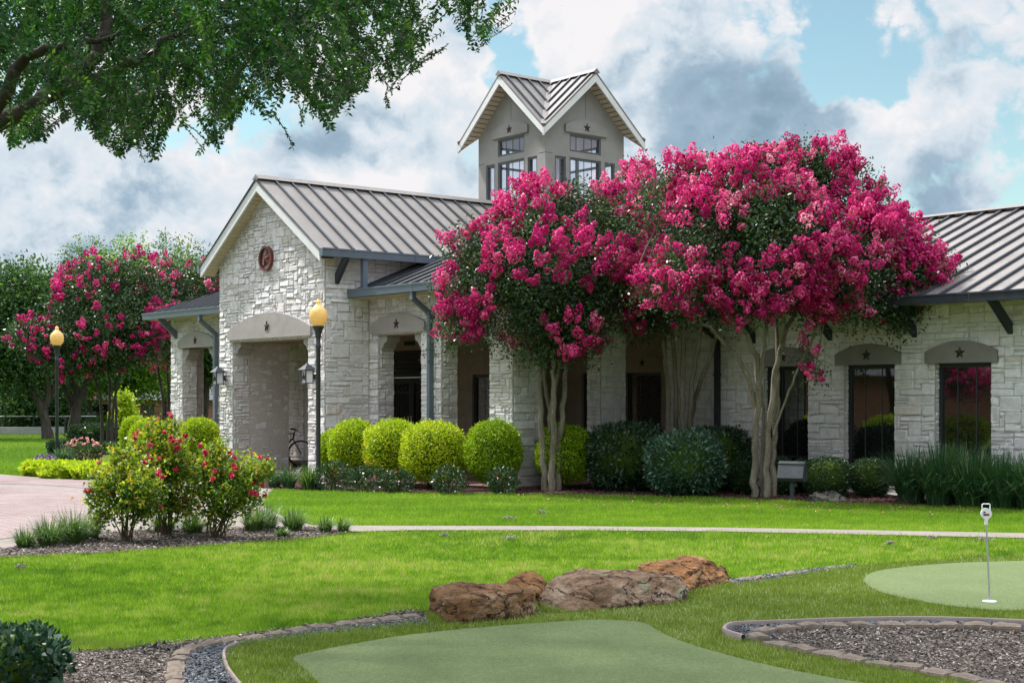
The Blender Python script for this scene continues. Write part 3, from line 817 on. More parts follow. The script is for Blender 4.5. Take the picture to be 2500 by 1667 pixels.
# gable roof
EX = .335; zE = GZ - GS * (EX - GX)
yv0, yv1 = .64 + (zE - 3.99) / .4, .64 + (GZ - 3.99) / .4
mb = MB()
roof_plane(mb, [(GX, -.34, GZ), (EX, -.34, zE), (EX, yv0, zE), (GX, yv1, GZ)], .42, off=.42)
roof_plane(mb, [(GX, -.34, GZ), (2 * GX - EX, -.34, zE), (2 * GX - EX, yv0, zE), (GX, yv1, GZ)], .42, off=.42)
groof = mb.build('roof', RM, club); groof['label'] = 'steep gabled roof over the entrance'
mb = MB()
for s in (-1, 1): mb.add([(GX, -.36, GZ + .075), (GX, yv1, GZ + .075), (GX + s * .16, yv1, GZ + .075 - .16 * GS), (GX + s * .16, -.36, GZ + .075 - .16 * GS)], [(0, 1, 2, 3)] if s < 0 else [(3, 2, 1, 0)])
mb.prism([(GX, GZ + .07), (GX - .16, GZ + .07 - .16 * GS), (GX, GZ - .06), (GX + .16, GZ + .07 - .16 * GS)], 'y', -.365, -.345)
mb.build('ridge_cap', [M['metal_roof']], groof)
mb = MB()
for s in (-1, 1):
    ex = GX + s * (EX - GX)
    mb.prism([(GX, GZ - .045), (ex, zE - .045), (ex, zE - .27), (GX, GZ - .30)][::s], 'y', -.345, -.300)
mb.build('rake_board', [M['white_trim']], groof)
mb = MB()
for s in (-1, 1):
    ex = GX + s * (EX - GX)
    mb.prism([(GX, GZ - .02), (ex, zE - .02), (ex + s * .03, zE - .045), (GX, GZ - .06)][::s], 'y', -.375, -.347)
mb.build('drip_edge', [M['dark_trim']], groof)
mb = MB()
for s in (-1, 1):
    L = abs(EX - GX); n = 24
    for k in range(n):
        a, b = L * k / n + .008, L * (k + 1) / n - .008
        xa, xb = GX + s * a, GX + s * b; za, zb = GZ - GS * a - .235, GZ - GS * b - .235
        v = [(xa, -.30, za), (xb, -.30, zb), (xb, .02, zb), (xa, .02, za), (xa, -.30, za + .02), (xb, -.30, zb + .02), (xb, .02, zb + .02), (xa, .02, za + .02)]
        mb.add(v, [(0, 1, 2, 3), (4, 7, 6, 5), (0, 4, 5, 1), (2, 6, 7, 3), (1, 5, 6, 2), (0, 3, 7, 4)], 0)
    xa, xb = GX, GX + s * L
    mb.add([(xa, -.298, GZ - .20), (xb, -.298, GZ - GS * L - .20), (xb, .015, GZ - GS * L - .20), (xa, .015, GZ - .20)], [(0, 1, 2, 3)], 1)
mb.build('soffit', [M['soffit_slat'], M['soffit_gap']], groof)
def gutter(p, q, mat, h=.175, w=.13, parent=None):
    """box gutter with a turned lip between p and q (upper outer edge)"""
    mb = MB(); p, q = np.array(p, float), np.array(q, float); d = unit(q - p); out = np.array((d[1], -d[0], 0)); Z = np.array((0, 0, 1.))
    prof = [(0, 0), (.012, 0), (.012, -.03), (0, -.045), (-.012, -h), (-w, -h), (-w, -.03), (-.02, -.03)]
    v = [c + out * a + Z * b for c in (p, q) for a, b in prof]; n = len(prof)
    mb.add(v, [tuple(range(n)), tuple(range(2 * n - 1, n - 1, -1))] + [(i, n + i, n + (i + 1) % n, (i + 1) % n) for i in range(n)])
    L = np.linalg.norm(q - p); k = 2.4
    while k < L - .3:
        c = p + d * k; mb.add([c + d * a + out * b + Z * z for a in (-.01, .01) for b, z in ((.0145, .001), (.0145, -h * 1.0))], [(0, 1, 3, 2)]); k += 2.6
    return mb.build('gutter', [M[mat]], parent or club)
gutter((.475, -.36, 4.905), (.475, yv0 + .02, 4.905), 'blue_trim', parent=groof)
gutter((2 * GX - .475, yv0, 4.905), (2 * GX - .475, -.36, 4.905), 'blue_trim', parent=groof)
# main hipped roof
mx0, mx1, my0, mz, hs = -10.21, 5.50, .66, 3.99, .4
hd = (6.7 - mz) / hs; ry = my0 + hd
A, B, C_, D_ = (mx0, my0, mz), (mx1, my0, mz), (mx1, my0 + 2 * hd, mz), (mx0, my0 + 2 * hd, mz); Rl, Rr = (mx0 + hd, ry, 6.7), (mx1 - hd, ry, 6.7)
mb = MB()
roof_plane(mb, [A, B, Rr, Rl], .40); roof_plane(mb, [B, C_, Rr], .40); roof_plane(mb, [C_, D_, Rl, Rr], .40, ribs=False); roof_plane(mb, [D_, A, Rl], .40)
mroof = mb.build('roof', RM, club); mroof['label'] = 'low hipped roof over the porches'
mb = MB()
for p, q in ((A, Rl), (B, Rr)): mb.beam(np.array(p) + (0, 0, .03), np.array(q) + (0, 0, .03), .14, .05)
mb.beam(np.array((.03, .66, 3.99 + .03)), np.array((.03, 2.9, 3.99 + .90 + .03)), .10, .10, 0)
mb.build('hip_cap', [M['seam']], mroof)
gutter((.02, my0 - .12, 4.085), (mx1 + .12, my0 - .12, 4.085), 'blue_trim', parent=mroof)
gutter((mx0 - .05, my0 - .12, 4.02), (-4.77, my0 - .12, 4.02), 'blue_trim', parent=mroof)
gutter((mx1 + .12, my0 - .12, 4.085), (mx1 + .12, 5.2, 4.085), 'blue_trim', parent=mroof)
for q_ in ((.02, mx1 - .01, my0 + .02, 1.13, 3.885, 3.905), (mx0 + .02, -4.77, my0 + .02, 1.13, 3.84, 3.86), (4.99, mx1 - .02, 1.133, 5.3, 3.885, 3.905)):
    mb = MB(); mb.box(*q_); mb.build('soffit', [M['soffit_slat']], mroof)
# wing roof
wz, wy0, wry, wrz = 3.46, WY - .62, 10.03, 5.58
mb = MB()
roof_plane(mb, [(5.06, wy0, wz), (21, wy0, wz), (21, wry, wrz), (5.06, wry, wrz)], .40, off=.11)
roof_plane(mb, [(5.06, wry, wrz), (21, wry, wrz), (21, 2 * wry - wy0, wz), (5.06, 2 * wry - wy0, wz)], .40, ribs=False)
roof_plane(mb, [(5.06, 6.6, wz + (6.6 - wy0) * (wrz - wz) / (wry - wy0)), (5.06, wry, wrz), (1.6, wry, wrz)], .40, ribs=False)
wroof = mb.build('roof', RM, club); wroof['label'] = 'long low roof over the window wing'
mb = MB()
for s in (-1, 1): mb.add([(1.6, wry, wrz + .085), (21, wry, wrz + .085), (21, wry + s * .17, wrz + .085 - .17 * .4), (1.6, wry + s * .17, wrz + .085 - .17 * .4)], [(0, 1, 2, 3)] if s > 0 else [(3, 2, 1, 0)])
mb.build('ridge_cap', [M['metal_roof']], wroof)
gutter((5.06, wy0 - .12, wz + .05), (21, wy0 - .12, wz + .05), 'dark_trim', h=.16, parent=wroof)
mb = MB(); mb.box(5.06, 20, wy0 + .02, WY - .01, wz - .09, wz - .07); mb.build('soffit', [M['soffit_slat']], wroof)
mb = MB(); mb.lathe([(.16, 0), (.16, .50)], 14, (7.70, 9.3, 5.2)); mb.box(7.46, 7.94, 9.06, 9.54, 5.70, 5.86)
mb.build('flue_pipe', [M['galv']], club)

# --- brackets, post, downspouts
def bracket(p, q, w=.085, h=.15, mat='dark_trim'):
    mb = MB(); mb.beam(p, q, w, h, 0); mb.build('bracket', [M[mat]], club)
for x in (7.37, 9.24, 11.10, 12.97, 14.85): bracket((x, WY + .02, 2.88), (x, wy0 + .02, 3.40))
bracket((-9.38, 1.16, 3.38), (-9.38, .66, 3.86), mat='blue_trim')
mb = MB(); mb.beam((-.02, .28, 4.25), (.40, .28, 4.74), .09, .16); mb.build('bracket', [M['seam']], club)
mb = MB(); mb.box(.30, .41, .70, .81, 4.06, 4.74); mb.build('post', [M['blue_trim']], club)
def downspout(x, yg, yw, zt, zd, mat, x2=None):
    mb = MB(); x2 = x if x2 is None else x2
    mb.beam((x, yg, zt), (x, yg, zt - .17), .095, .095, 0, up=(0, 1, 0))
    mb.beam((x, yg, zt - .14), (x2, yw, zd), .095, .095, 0, up=(0, .7, .7))
    mb.beam((x2, yw, zd + .03), (x2, yw, .05), .095, .095, 0, up=(0, 1, 0))
    for z in (zd - .75, zd - 2.2): mb.box(x2 - .065, x2 + .065, yw - .06, yw + .06, z, z + .035)
    mb.build('downspout', [M[mat]], club)
downspout(2.36, .62, 1.05, 3.92, 3.48, 'blue_trim')
downspout(-7.0, .62, 1.05, 3.86, 3.38, 'blue_trim')
downspout(6.46, 4.80, 5.24, 3.32, 2.95, 'dark_trim')

# --- star medallion and wall lanterns
mb = MB()
for k in range(40):
    a0, a1 = 2 * math.pi * k / 40, 2 * math.pi * (k + 1) / 40
    def Pt(a, r, y): return (-2.43 + r * math.cos(a), y, 4.90 + r * math.sin(a))
    mb.add([Pt(a0, .235, -.10), Pt(a1, .235, -.10), Pt(a1, .285, -.10), Pt(a0, .285, -.10), Pt(a0, .235, -.03), Pt(a1, .235, -.03), Pt(a1, .285, -.03), Pt(a0, .285, -.03)],
           [(3, 2, 1, 0), (0, 1, 5, 4), (2, 3, 7, 6)])
med = mb.build('medallion', [M['star_red']], club)
star_bm((-2.43, -.045, 4.90), .245, (1, 0, 0), (0, -1, 0), .075, .42).build('star', [M['star_red']], med)
def wall_lantern(x):
    mb = MB(); y0, y1 = -.30, -.10
    for a in (x - .095, x + .075):
        for b in (y0, y1 - .02): mb.box(a, a + .02, b, b + .02, 2.07, 2.34)
    mb.box(x - .1, x + .1, y0 - .005, y1 + .005, 2.05, 2.07); mb.box(x - .1, x + .1, y0 - .005, y1 + .005, 2.335, 2.35)
    mb.add([(x - .145, y0 - .05, 2.35), (x + .145, y0 - .05, 2.35), (x + .145, y1 + .05, 2.35), (x - .145, y1 + .05, 2.35), (x, (y0 + y1) / 2, 2.50)], [(0, 1, 4), (1, 2, 4), (2, 3, 4), (3, 0, 4), (3, 2, 1, 0)])
    mb.box(x - .04, x + .04, y1, -.0, 2.15, 2.26)
    o = mb.build('wall_lantern', [M['flood_grey']], club)
    mb = MB(); mb.box(x - .082, x + .082, y0 + .012, y1 - .012, 2.072, 2.333); mb.build('lantern_pane', [M['lantern_glass']], o)
    mb = star_bm((x, y0 - .006, 2.20), .085, (1, 0, 0), (0, -1, 0), .012)
    for k in range(20):
        a0, a1 = 2 * math.pi * k / 20, 2 * math.pi * (k + 1) / 20
        mb.add([(x + .092 * math.cos(a0) * .95, y0 - .004, 2.20 + .105 * math.sin(a0)), (x + .092 * math.cos(a1) * .95, y0 - .004, 2.20 + .105 * math.sin(a1)), (x + .08 * math.cos(a1) * .95, y0 - .004, 2.20 + .093 * math.sin(a1)), (x + .08 * math.cos(a0) * .95, y0 - .004, 2.20 + .093 * math.sin(a0))], [(0, 1, 2, 3)])
    mb.build('star', [M['star_metal']], o)
wall_lantern(-4.46); wall_lantern(-.40)

# --- the tower
TX0, TX1, TY0, TY1, TW = -3.72, -1.0, 7.06, 9.78, 2.72
tcx, tcy = (TX0 + TX1) / 2, (TY0 + TY1) / 2; TS = .90; TOV = .40; TR = 10.05; zr = TR - TS * (TW / 2 + TOV)
HO = [(.82, 1.90, 8.01, 8.46), (.82, 1.90, 6.78, 7.86), (.32, .69, 6.82, 7.85), (2.03, 2.40, 6.82, 7.85)]
def tower_frame(side):
    """maps wall coordinates (s along, d inwards, z) to the building"""
    return {'f': lambda s, d, z: (TX0 + s, TY0 + d, z), 'r': lambda s, d, z: (TX1 - d, TY0 + s, z), 'b': lambda s, d, z: (TX1 - s, TY1 - d, z), 'l': lambda s, d, z: (TX0 + d, TY1 - s, z)}[side]
mb = MB(); glass = {}
HOLES = {'f': HO, 'r': HO, 'b': [(.30, 2.42, 6.78, 8.43)], 'l': [(.30, 2.42, 6.78, 8.43)]}  # unseen back and left openings enlarged to let more light inside
for side in 'frbl':
    T = tower_frame(side); z0, z1, th = 5.2, 8.47, .14; HO = HOLES[side]
    xs = sorted({0, TW, *[h[0] for h in HO], *[h[1] for h in HO]}); zs = sorted({z0, z1, *[h[2] for h in HO], *[h[3] for h in HO]})
    def hole(i, j):
        if not (0 <= i < len(xs) - 1 and 0 <= j < len(zs) - 1): return False
        a, b = (xs[i] + xs[i + 1]) / 2, (zs[j] + zs[j + 1]) / 2
        return any(h[0] < a < h[1] and h[2] < b < h[3] for h in HO)
    for i in range(len(xs) - 1):
        for j in range(len(zs) - 1):
            a, b, c, d = xs[i], xs[i + 1], zs[j], zs[j + 1]
            if hole(i, j):
                if not hole(i - 1, j): mb.add([T(a, 0, c), T(a, 0, d), T(a, th, d), T(a, th, c)], [(0, 1, 2, 3)])
                if not hole(i + 1, j): mb.add([T(b, 0, c), T(b, th, c), T(b, th, d), T(b, 0, d)], [(0, 1, 2, 3)])
                if not hole(i, j - 1): mb.add([T(a, 0, c), T(a, th, c), T(b, th, c), T(b, 0, c)], [(0, 1, 2, 3)])
                if not hole(i, j + 1): mb.add([T(a, 0, d), T(b, 0, d), T(b, th, d), T(a, th, d)], [(0, 1, 2, 3)])
            else:
                mb.add([T(a, 0, c), T(b, 0, c), T(b, 0, d), T(a, 0, d)], [(0, 1, 2, 3)], 0)
                mb.add([T(a, th, c), T(a, th, d), T(b, th, d), T(b, th, c)], [(0, 1, 2, 3)], 1)
    top = TR - .16; hz = top - TS * TW / 2
    for d, mi in ((0, 0), (th, 1)):
        v = [T(0, d, z1), T(TW, d, z1), T(TW, d, max(hz, z1)), T(TW / 2, d, top), T(0, d, max(hz, z1))]
        mb.add(v, [(0, 1, 2, 3, 4)] if mi == 0 else [(4, 3, 2, 1, 0)], mi)
mb.box(TX0 + .15, TX1 - .15, TY0 + .15, TY1 - .15, 6.55, 6.62, 1)
tower = mb.build('tower', [M['stucco'], M['tower_inside']], club)
for side in 'fr':
    T = tower_frame(side); mb = MB()
    def tb(s0, s1, z0, z1, d0=-.004, d1=0):
        q = [T(s, d, z) for z in (z0, z1) for d in (d0, d1) for s in (s0, s1)]
        mb.add(q, [(0, 2, 3, 1), (4, 5, 7, 6), (0, 1, 5, 4), (2, 6, 7, 3), (0, 4, 6, 2), (1, 3, 7, 5)])
    for q_ in ((0, .24, 7.895, 7.907), (2.48, TW, 7.895, 7.907), (TW / 2 - .006, TW / 2 + .006, 8.90, 9.72)):
        mb = MB(); tb(*q_, -.002, -.0005); mb.build('control_joint', [M['flood_grey']], tower)
for side in 'frbl':
    T = tower_frame(side)
    for h in HOLES[side]:
        a, b, c, d = h; f = .05; mb = MB()
        def tb(s0, s1, z0, z1, d0=.02, d1=.10):
            q = [T(s, dd, z) for z in (z0, z1) for dd in (d0, d1) for s in (s0, s1)]
            mb.add(q, [(0, 2, 3, 1), (4, 5, 7, 6), (0, 1, 5, 4), (2, 6, 7, 3), (0, 4, 6, 2), (1, 3, 7, 5)])
        tb(a, a + f, c, d); tb(b - f, b, c, d); tb(a + f, b - f, d - f, d); tb(a + f, b - f, c, c + f)
        if b - a > 1.5:
            tb(a + .62, a + .68, c + f, d - f); tb(a + 1.44, a + 1.50, c + f, d - f); tb(a + f, b - f, 7.86, 7.92, .03, .09)
        elif b - a > .6:
            for k in range(1, 4): tb(a + (b - a) * k / 4 - .006, a + (b - a) * k / 4 + .006, c + f, d - f, .055, .068)
            if d - c > .6: tb(a + f, b - f, c + (d - c) * .36, c + (d - c) * .36 + .012, .055, .068)
        else: tb(a + f, b - f, c + (d - c) * .36, c + (d - c) * .36 + .012, .055, .068)
        mb.build('window_frame', [M['steel_frame']], tower)
        mb = MB(); q = [T(s, .075, z) for s, z in ((a + f, c + f), (b - f, c + f), (b - f, d - f), (a + f, d - f))]; mb.add(q, [(0, 1, 2, 3)])
        mb.build('window_pane', [M['clear_glass']], tower)
lintel(TX0 + .64, TX0 + 2.08, 8.49, 8.68, 8.85, 'y', TY0, th=.06, mat='stucco', star=.115, parent=tower)
lintel(TY0 + .64, TY0 + 2.08, 8.49, 8.68, 8.85, 'x', TX1, th=.06, mat='stucco', star=.115, parent=tower)
mb = MB(); cen = (tcx, tcy, TR); h = TW / 2 + TOV
cor = [(tcx - h, tcy - h, zr), (tcx + h, tcy - h, zr), (tcx + h, tcy + h, zr), (tcx - h, tcy + h, zr)]
rid = [(tcx, tcy - h, TR), (tcx + h, tcy, TR), (tcx, tcy + h, TR), (tcx - h, tcy, TR)]
for k in range(4):
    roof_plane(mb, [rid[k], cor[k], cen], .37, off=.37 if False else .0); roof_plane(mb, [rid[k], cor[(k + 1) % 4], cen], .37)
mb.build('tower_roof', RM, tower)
mb = MB()
for k in range(4):
    mb.beam(np.array(cor[k]) + (0, 0, .035), np.array(cen) + (0, 0, .02), .13, .03)
    d = unit(np.array(rid[k]) - np.array(cen)); sd_ = np.array((-d[1], d[0], 0)); p, q = np.array(cen) + (0, 0, .075), np.array(rid[k]) + d * .03 + (0, 0, .075)
    for s in (-1, 1): mb.add([p, q, q + sd_ * s * .12 - (0, 0, .12 * TS), p + sd_ * s * .12 - (0, 0, .12 * TS)], [(0, 1, 2, 3)])
    mb.add([q, q + sd_ * .12 - np.array((0, 0, .12 * TS)), q - np.array((0, 0, .14)), q - sd_ * .12 - np.array((0, 0, .12 * TS))], [(0, 1, 2, 3)])
mb.build('tower_ridge', [M['metal_roof']], tower)
mb = MB(); ms = MB()
for k in range(4):
    d = unit(np.array(rid[k]) - np.array((tcx, tcy, TR)))
    for c in (cor[k], cor[(k + 1) % 4]):
        a, b = np.array(rid[k]), np.array(c); dz1, dz2 = np.array((0, 0, -.045)), np.array((0, 0, -.27))
        v = [a + dz1, b + dz1, b + dz2 + (0, 0, .03), a + dz2, a + dz1 - d * .045, b + dz1 - d * .045, b + dz2 + (0, 0, .03) - d * .045, a + dz2 - d * .045]
        v = [p - d * .002 for p in v]
        mb.add(v, [(0, 1, 2, 3), (7, 6, 5, 4), (3, 2, 6, 7)])
        n = 16
        for i in range(n):
            p, q = a + (b - a) * (i / n + .005), a + (b - a) * ((i + 1) / n - .006); z = np.array((0, 0, -.225))
            hp, hq = [min(TOV + .01, max(.052, np.hypot(*(b - w_)[:2]))) for w_ in (p, q)]
            ms.add([p + z - d * .05, q + z - d * .05, q + z - d * hq, p + z - d * hp], [(0, 1, 2, 3)], 0)
        z = np.array((0, 0, -.205)); k_ = TOV / np.hypot(*(b - a)[:2]); m_ = b + (a - b) * k_; ms.add([a + z - d * .05, b + z - d * .05, m_ + z - d * TOV, a + z - d * TOV], [(0, 1, 2, 3)], 1)
mb.build('tower_rake', [M['white_trim']], tower)
ms.build('tower_soffit', [M['soffit_slat'], M['soffit_gap']], tower)

# ================================================================== ground, paths, beds, turf
def wpoly(px, n=5, close=True, smooth=True):
    w = [gp(u, v) for u, v in px]
    if not smooth: return np.array(w)
    L = smooth_line(w + ([w[0]] if close else []), n)
    return L[:-1] if close else L
def sheet(name, poly, z, mat, kind='structure', label=None, cat=None):
    me = bpy.data.meshes.new(name)
    me.from_pydata([(p[0], p[1], z) for p in poly], [], [tuple(range(len(poly)))])
    me.update()
    if me.polygons[0].normal.z < 0: me.flip_normals()
    return tag(link(name, me, M[mat]), label, cat, None, kind)
sheet('ground', [(-700, -40), (700, -40), (700, 900), (-700, 900)], 0.0, 'grass_soil')
# driveway of brick pavers with smooth bands
drive = [(-500, 1150), (0, 1158), (60, 1163), (150, 1170), (300, 1172), (480, 1178), (640, 1186), (668, 1193), (650, 1215), (640, 1235), (700, 1265), (770, 1285), (760, 1296), (600, 1302), (420, 1302), (200, 1318), (60, 1345), (0, 1360), (-500, 1440)]
sheet('driveway', wpoly(drive, smooth=False), .006, 'concrete')
sheet('pavers', wpoly([(-500, 1196), (0, 1191), (100, 1192), (190, 1200), (205, 1232), (215, 1262), (190, 1285), (110, 1300), (40, 1312), (0, 1318), (-500, 1390)], smooth=False), .012, 'paver')
sheet('paver_band', wpoly([(-500, 1152), (0, 1160), (60, 1165), (150, 1172), (300, 1174), (470, 1181), (560, 1188), (420, 1193), (300, 1197), (230, 1194), (100, 1184), (0, 1182), (-500, 1184)], smooth=False), .012, 'paver_band')
sheet('sidewalk', wpoly([(740, 1284), (1000, 1285), (1400, 1286), (1765, 1289.5), (2500, 1303), (2800, 1309), (2800, 1322), (2500, 1315), (1765, 1299), (1400, 1296), (1000, 1296), (740, 1303)], smooth=False), .014, 'concrete')
# planting beds
bed_front = [gp(u, v) for u, v in [(560, 1186), (620, 1190), (663, 1194), (740, 1196), (850, 1198), (1000, 1203), (1345, 1206), (1700, 1212), (1860, 1220), (2057, 1228), (2250, 1234), (2500, 1242), (2760, 1250)]]
bed_back = [bw(16, 5.2), bw(5.1, 5.2), bw(4.9, 1.2), bw(.1, 1.2), bw(.1, -.1), bw(-4.7, -.1)]
sheet('mulch_bed', bed_front + bed_back, .008, 'red_mulch')
rose_bed = wpoly([(-60, 1352), (30, 1340), (77, 1322), (200, 1305), (340, 1296), (510, 1292), (640, 1289), (753, 1288), (858, 1298), (851, 1302), (766, 1314), (553, 1331), (255, 1352), (0, 1364), (-60, 1368)], smooth=False)
sheet('mulch_bed', rose_bed, .016, 'mulch_soil')
side_bed = wpoly([(-200, 1570), (0, 1600), (140, 1595), (298, 1587), (425, 1570), (638, 1545), (851, 1517), (1000, 1490), (1060, 1500), (1060, 1530), (957, 1520), (872, 1530), (749, 1545), (630, 1565), (510, 1585), (440, 1612), (430, 1650), (440, 1760), (-200, 1760)], smooth=False)
sheet('mulch_bed', side_bed, .005, 'mulch_soil')
corner_gravel = wpoly([(440, 1760), (430, 1650), (440, 1612), (510, 1585), (630, 1565), (749, 1545), (872, 1530), (957, 1520), (1060, 1512), (1060, 1530), (1000, 1532), (851, 1546), (723, 1562), (600, 1580), (560, 1597), (556, 1632), (580, 1675), (650, 1760)], smooth=False)
sheet('gravel_bed', corner_gravel, .009, 'gravel_soil')
back_gravel = wpoly([(1760, 1420), (1880, 1404), (2000, 1390), (2090, 1380), (2090, 1388), (2046, 1394), (1893, 1420), (1781, 1436), (1740, 1440)], smooth=False)
sheet('gravel_bed', back_gravel, .009, 'gravel_soil')
# artificial turf and putting greens
turf = [(680, 1780), (620, 1720), (566, 1667), (544, 1629), (549, 1593), (595, 1574), (723, 1557), (851, 1542), (1000, 1527), (1051, 1524), (1306, 1508), (1478, 1483), (1676, 1460), (1781, 1432), (1893, 1416), (2046, 1390), (2212, 1374), (2350, 1366), (2500, 1362), (2760, 1360), (2760, 1800)]
turf_w = wpoly(turf, smooth=False)
sheet('turf_fringe', turf_w, .020, 'turf_soil')
green_a = wpoly([(850, 1760), (770, 1667), (740, 1640), (716, 1615), (749, 1602), (870, 1578), (1000, 1557), (1191, 1537), (1421, 1521), (1510, 1521), (1574, 1528), (1612, 1550), (1670, 1575), (1765, 1604), (1893, 1636), (2052, 1667), (2250, 1705), (2250, 1800), (900, 1800)], 4)
sheet('putting_green', green_a, .027, 'putting')
green_b = wpoly([(2106, 1424), (2122, 1406), (2180, 1393), (2307, 1381), (2500, 1374), (2760, 1370), (2790, 1430), (2760, 1499), (2500, 1497), (2403, 1494), (2275, 1479), (2148, 1451)], 4)
sheet('putting_green', green_b, .027, 'putting')
bed_px = [(1768, 1554), (1784, 1541), (1830, 1537), (1893, 1535), (2050, 1529), (2212, 1526), (2350, 1528), (2500, 1534), (2760, 1545), (2760, 1730), (2450, 1682), (2371, 1668), (2244, 1646), (2084, 1621), (1944, 1595), (1855, 1577), (1800, 1568)]
bed_o = wpoly(bed_px, 3)
sheet('gravel_bed', bed_o, .028, 'gravel_soil')
bed_i = wpoly([(1880, 1572), (1925, 1557), (2020, 1549), (2212, 1546), (2403, 1553), (2760, 1568), (2760, 1720), (2450, 1678), (2244, 1640), (2084, 1614), (1944, 1588)], 3)
sheet('mulch_bed', bed_i, .036, 'mulch_soil')

def sample_px(poly_px, n, margin=0):
    """random ground points inside an outline, denser towards the viewer where single blades can be told apart"""
    pl = np.array(poly_px, float); lo, hi = pl.min(0), pl.max(0); out = []; c = 0
    while c < n:
        q = rng.uniform(lo, hi, size=(n * 2, 2)); q = q[in_poly(q, pl)]; out.append(q); c += len(q)
    q = np.concatenate(out)[:n]; Y = F * EYE / (q[:, 1] - HZ)
    return np.stack([(q[:, 0] - CX) / F * Y, Y, np.zeros(n)], 1)
def blades(name, P, h, w, mat, z0=0.0, lean=.5, tone=None, label=None):
    n = len(P); Y = P[:, 1]; W_ = w * np.maximum(.8, Y / 12.0); H_ = h * rng.uniform(.55, 1.25, n) 
    a = rng.uniform(0, 2 * np.pi, n); b = rng.uniform(0, 2 * np.pi, n)
    S = np.stack([np.cos(a), np.sin(a) * .5, np.zeros(n)], 1) * (W_ * .5)[:, None]
    T = np.stack([np.cos(b) * lean, np.sin(b) * lean, np.ones(n)], 1) * rng.uniform(.6, 1, (n, 1))
    V = np.empty((n, 3, 3)); B = P + np.array((0, 0, z0)); V[:, 0] = B - S; V[:, 1] = B + S; V[:, 2] = B + T * H_[:, None]
    o = np_mesh(name, V.reshape(-1, 3), [np.arange(3 * n).reshape(n, 3)], M[mat], tone=tone)
    return tag(o, label, 'grass' if label else None, None, 'stuff')
lawn_main = [(-160, 1375), (0, 1363), (255, 1351), (553, 1330), (766, 1313), (851, 1301), (1000, 1297), (1400, 1297), (1765, 1300), (2500, 1316), (2660, 1319), (2660, 1357), (2500, 1360), (2350, 1364), (2212, 1371), (2060, 1383), (1960, 1393), (1870, 1402), (1760, 1418), (1700, 1440), (1480, 1470), (1300, 1480), (1040, 1492), (1000, 1490), (851, 1517), (638, 1545), (425, 1571), (298, 1588), (140, 1596), (0, 1602), (-160, 1600)]
P = sample_px(lawn_main, 330000)
def aniso(P, s, k, seed): return vnoise(P * np.array((1, k, 1)), s, seed)
cl = aniso(P, 9.0, 1.0, 14); band = aniso(P, .7, 3.2, 15)
t = .02 + .26 * vnoise(P, .55, 1) + .32 * band + .50 * cl + rng.normal(0, .21, len(P)); dry = vnoise(P, 1.1, 31) * vnoise(P, 4.0, 32); t = np.where((dry > .52) & (rng.random(len(P)) < .35), .97, t)
t += (rng.random(len(P)) < .012) * .5
ht = .056 * (.42 + .35 * vnoise(P, 1.7, 5) + .70 * cl)
blades('lawn_grass', P, ht, .0056, 'blade', 0, .55, np.clip(t, 0, 1), 'bright green mown lawn sweeping from the rose bed to the boulders')
lawn_far = [(634, 1232), (650, 1205), (663, 1194), (740, 1197), (1000, 1203), (1345, 1206), (1700, 1212), (1860, 1220), (2057, 1228), (2250, 1235), (2500, 1243), (2660, 1248), (2660, 1307), (2500, 1304), (1765, 1290), (1400, 1286), (1000, 1285), (775, 1284), (700, 1263)]
P = sample_px(lawn_far, 130000)
cl = aniso(P, 6.0, 1.0, 17)
t = .16 + .26 * vnoise(P, .5, 3) + .30 * aniso(P, .6, 3.0, 4) + .22 * cl + rng.normal(0, .13, len(P))
blades('lawn_grass', P, .050 * (.6 + .7 * cl), .0052, 'blade', 0, .5, np.clip(t, 0, 1), 'lawn strip between the concrete path and the shrub beds')
lawn_left = [(-200, 1160), (0, 1157), (58, 1162), (95, 1150), (125, 1128), (160, 1095), (190, 1078), (240, 1056), (-200, 1060)]
P = sample_px(lawn_left, 45000)
t = .22 + .36 * vnoise(P, .22, 6) + rng.normal(0, .12, len(P))
blades('lawn_grass', P, .05, .0050, 'blade', 0, .5, np.clip(t, 0, 1), 'lawn beyond the brick driveway under the dark trunks')
P = sample_px(turf, 330000)
keep = ~in_poly(P, green_a) & ~in_poly(P, green_b) & ~in_poly(P, bed_o)
P = P[keep]
fl = smooth_line([gp(u, v) for u, v in [(1048, 1517), (1085, 1529), (1240, 1515), (1310, 1500), (1375, 1500), (1480, 1486), (1676, 1461), (1790, 1434)]], 12)
k_ = rng.integers(0, len(fl) - 1, 5200); P2 = fl[k_] + (fl[k_ + 1] - fl[k_]) * rng.random((5200, 1)) + np.column_stack([rng.normal(0, .02, 5200), rng.normal(0, .035, 5200), np.zeros(5200)])
P = np.concatenate([P, P2])
t = .22 + .28 * vnoise(P, 1.3, 8) + .30 * vnoise(P, 10, 18) + rng.normal(0, .22, len(P)); pale = vnoise(P, 1.0, 9) * vnoise(P, 3.1, 10)
t = np.where((rng.random(len(P)) < .25 * np.clip(pale * 2.4 - .55, 0, 1)), 1.0, t)
blades('turf_grass', P, .042 * (.6 + .7 * vnoise(P, 11, 19)) * np.where(np.arange(len(P)) >= len(P) - 5200, 1.7, 1.0), .0052, 'turf_blade', .02, .55, np.clip(t, 0, 1), 'darker artificial turf fringe around the putting greens')

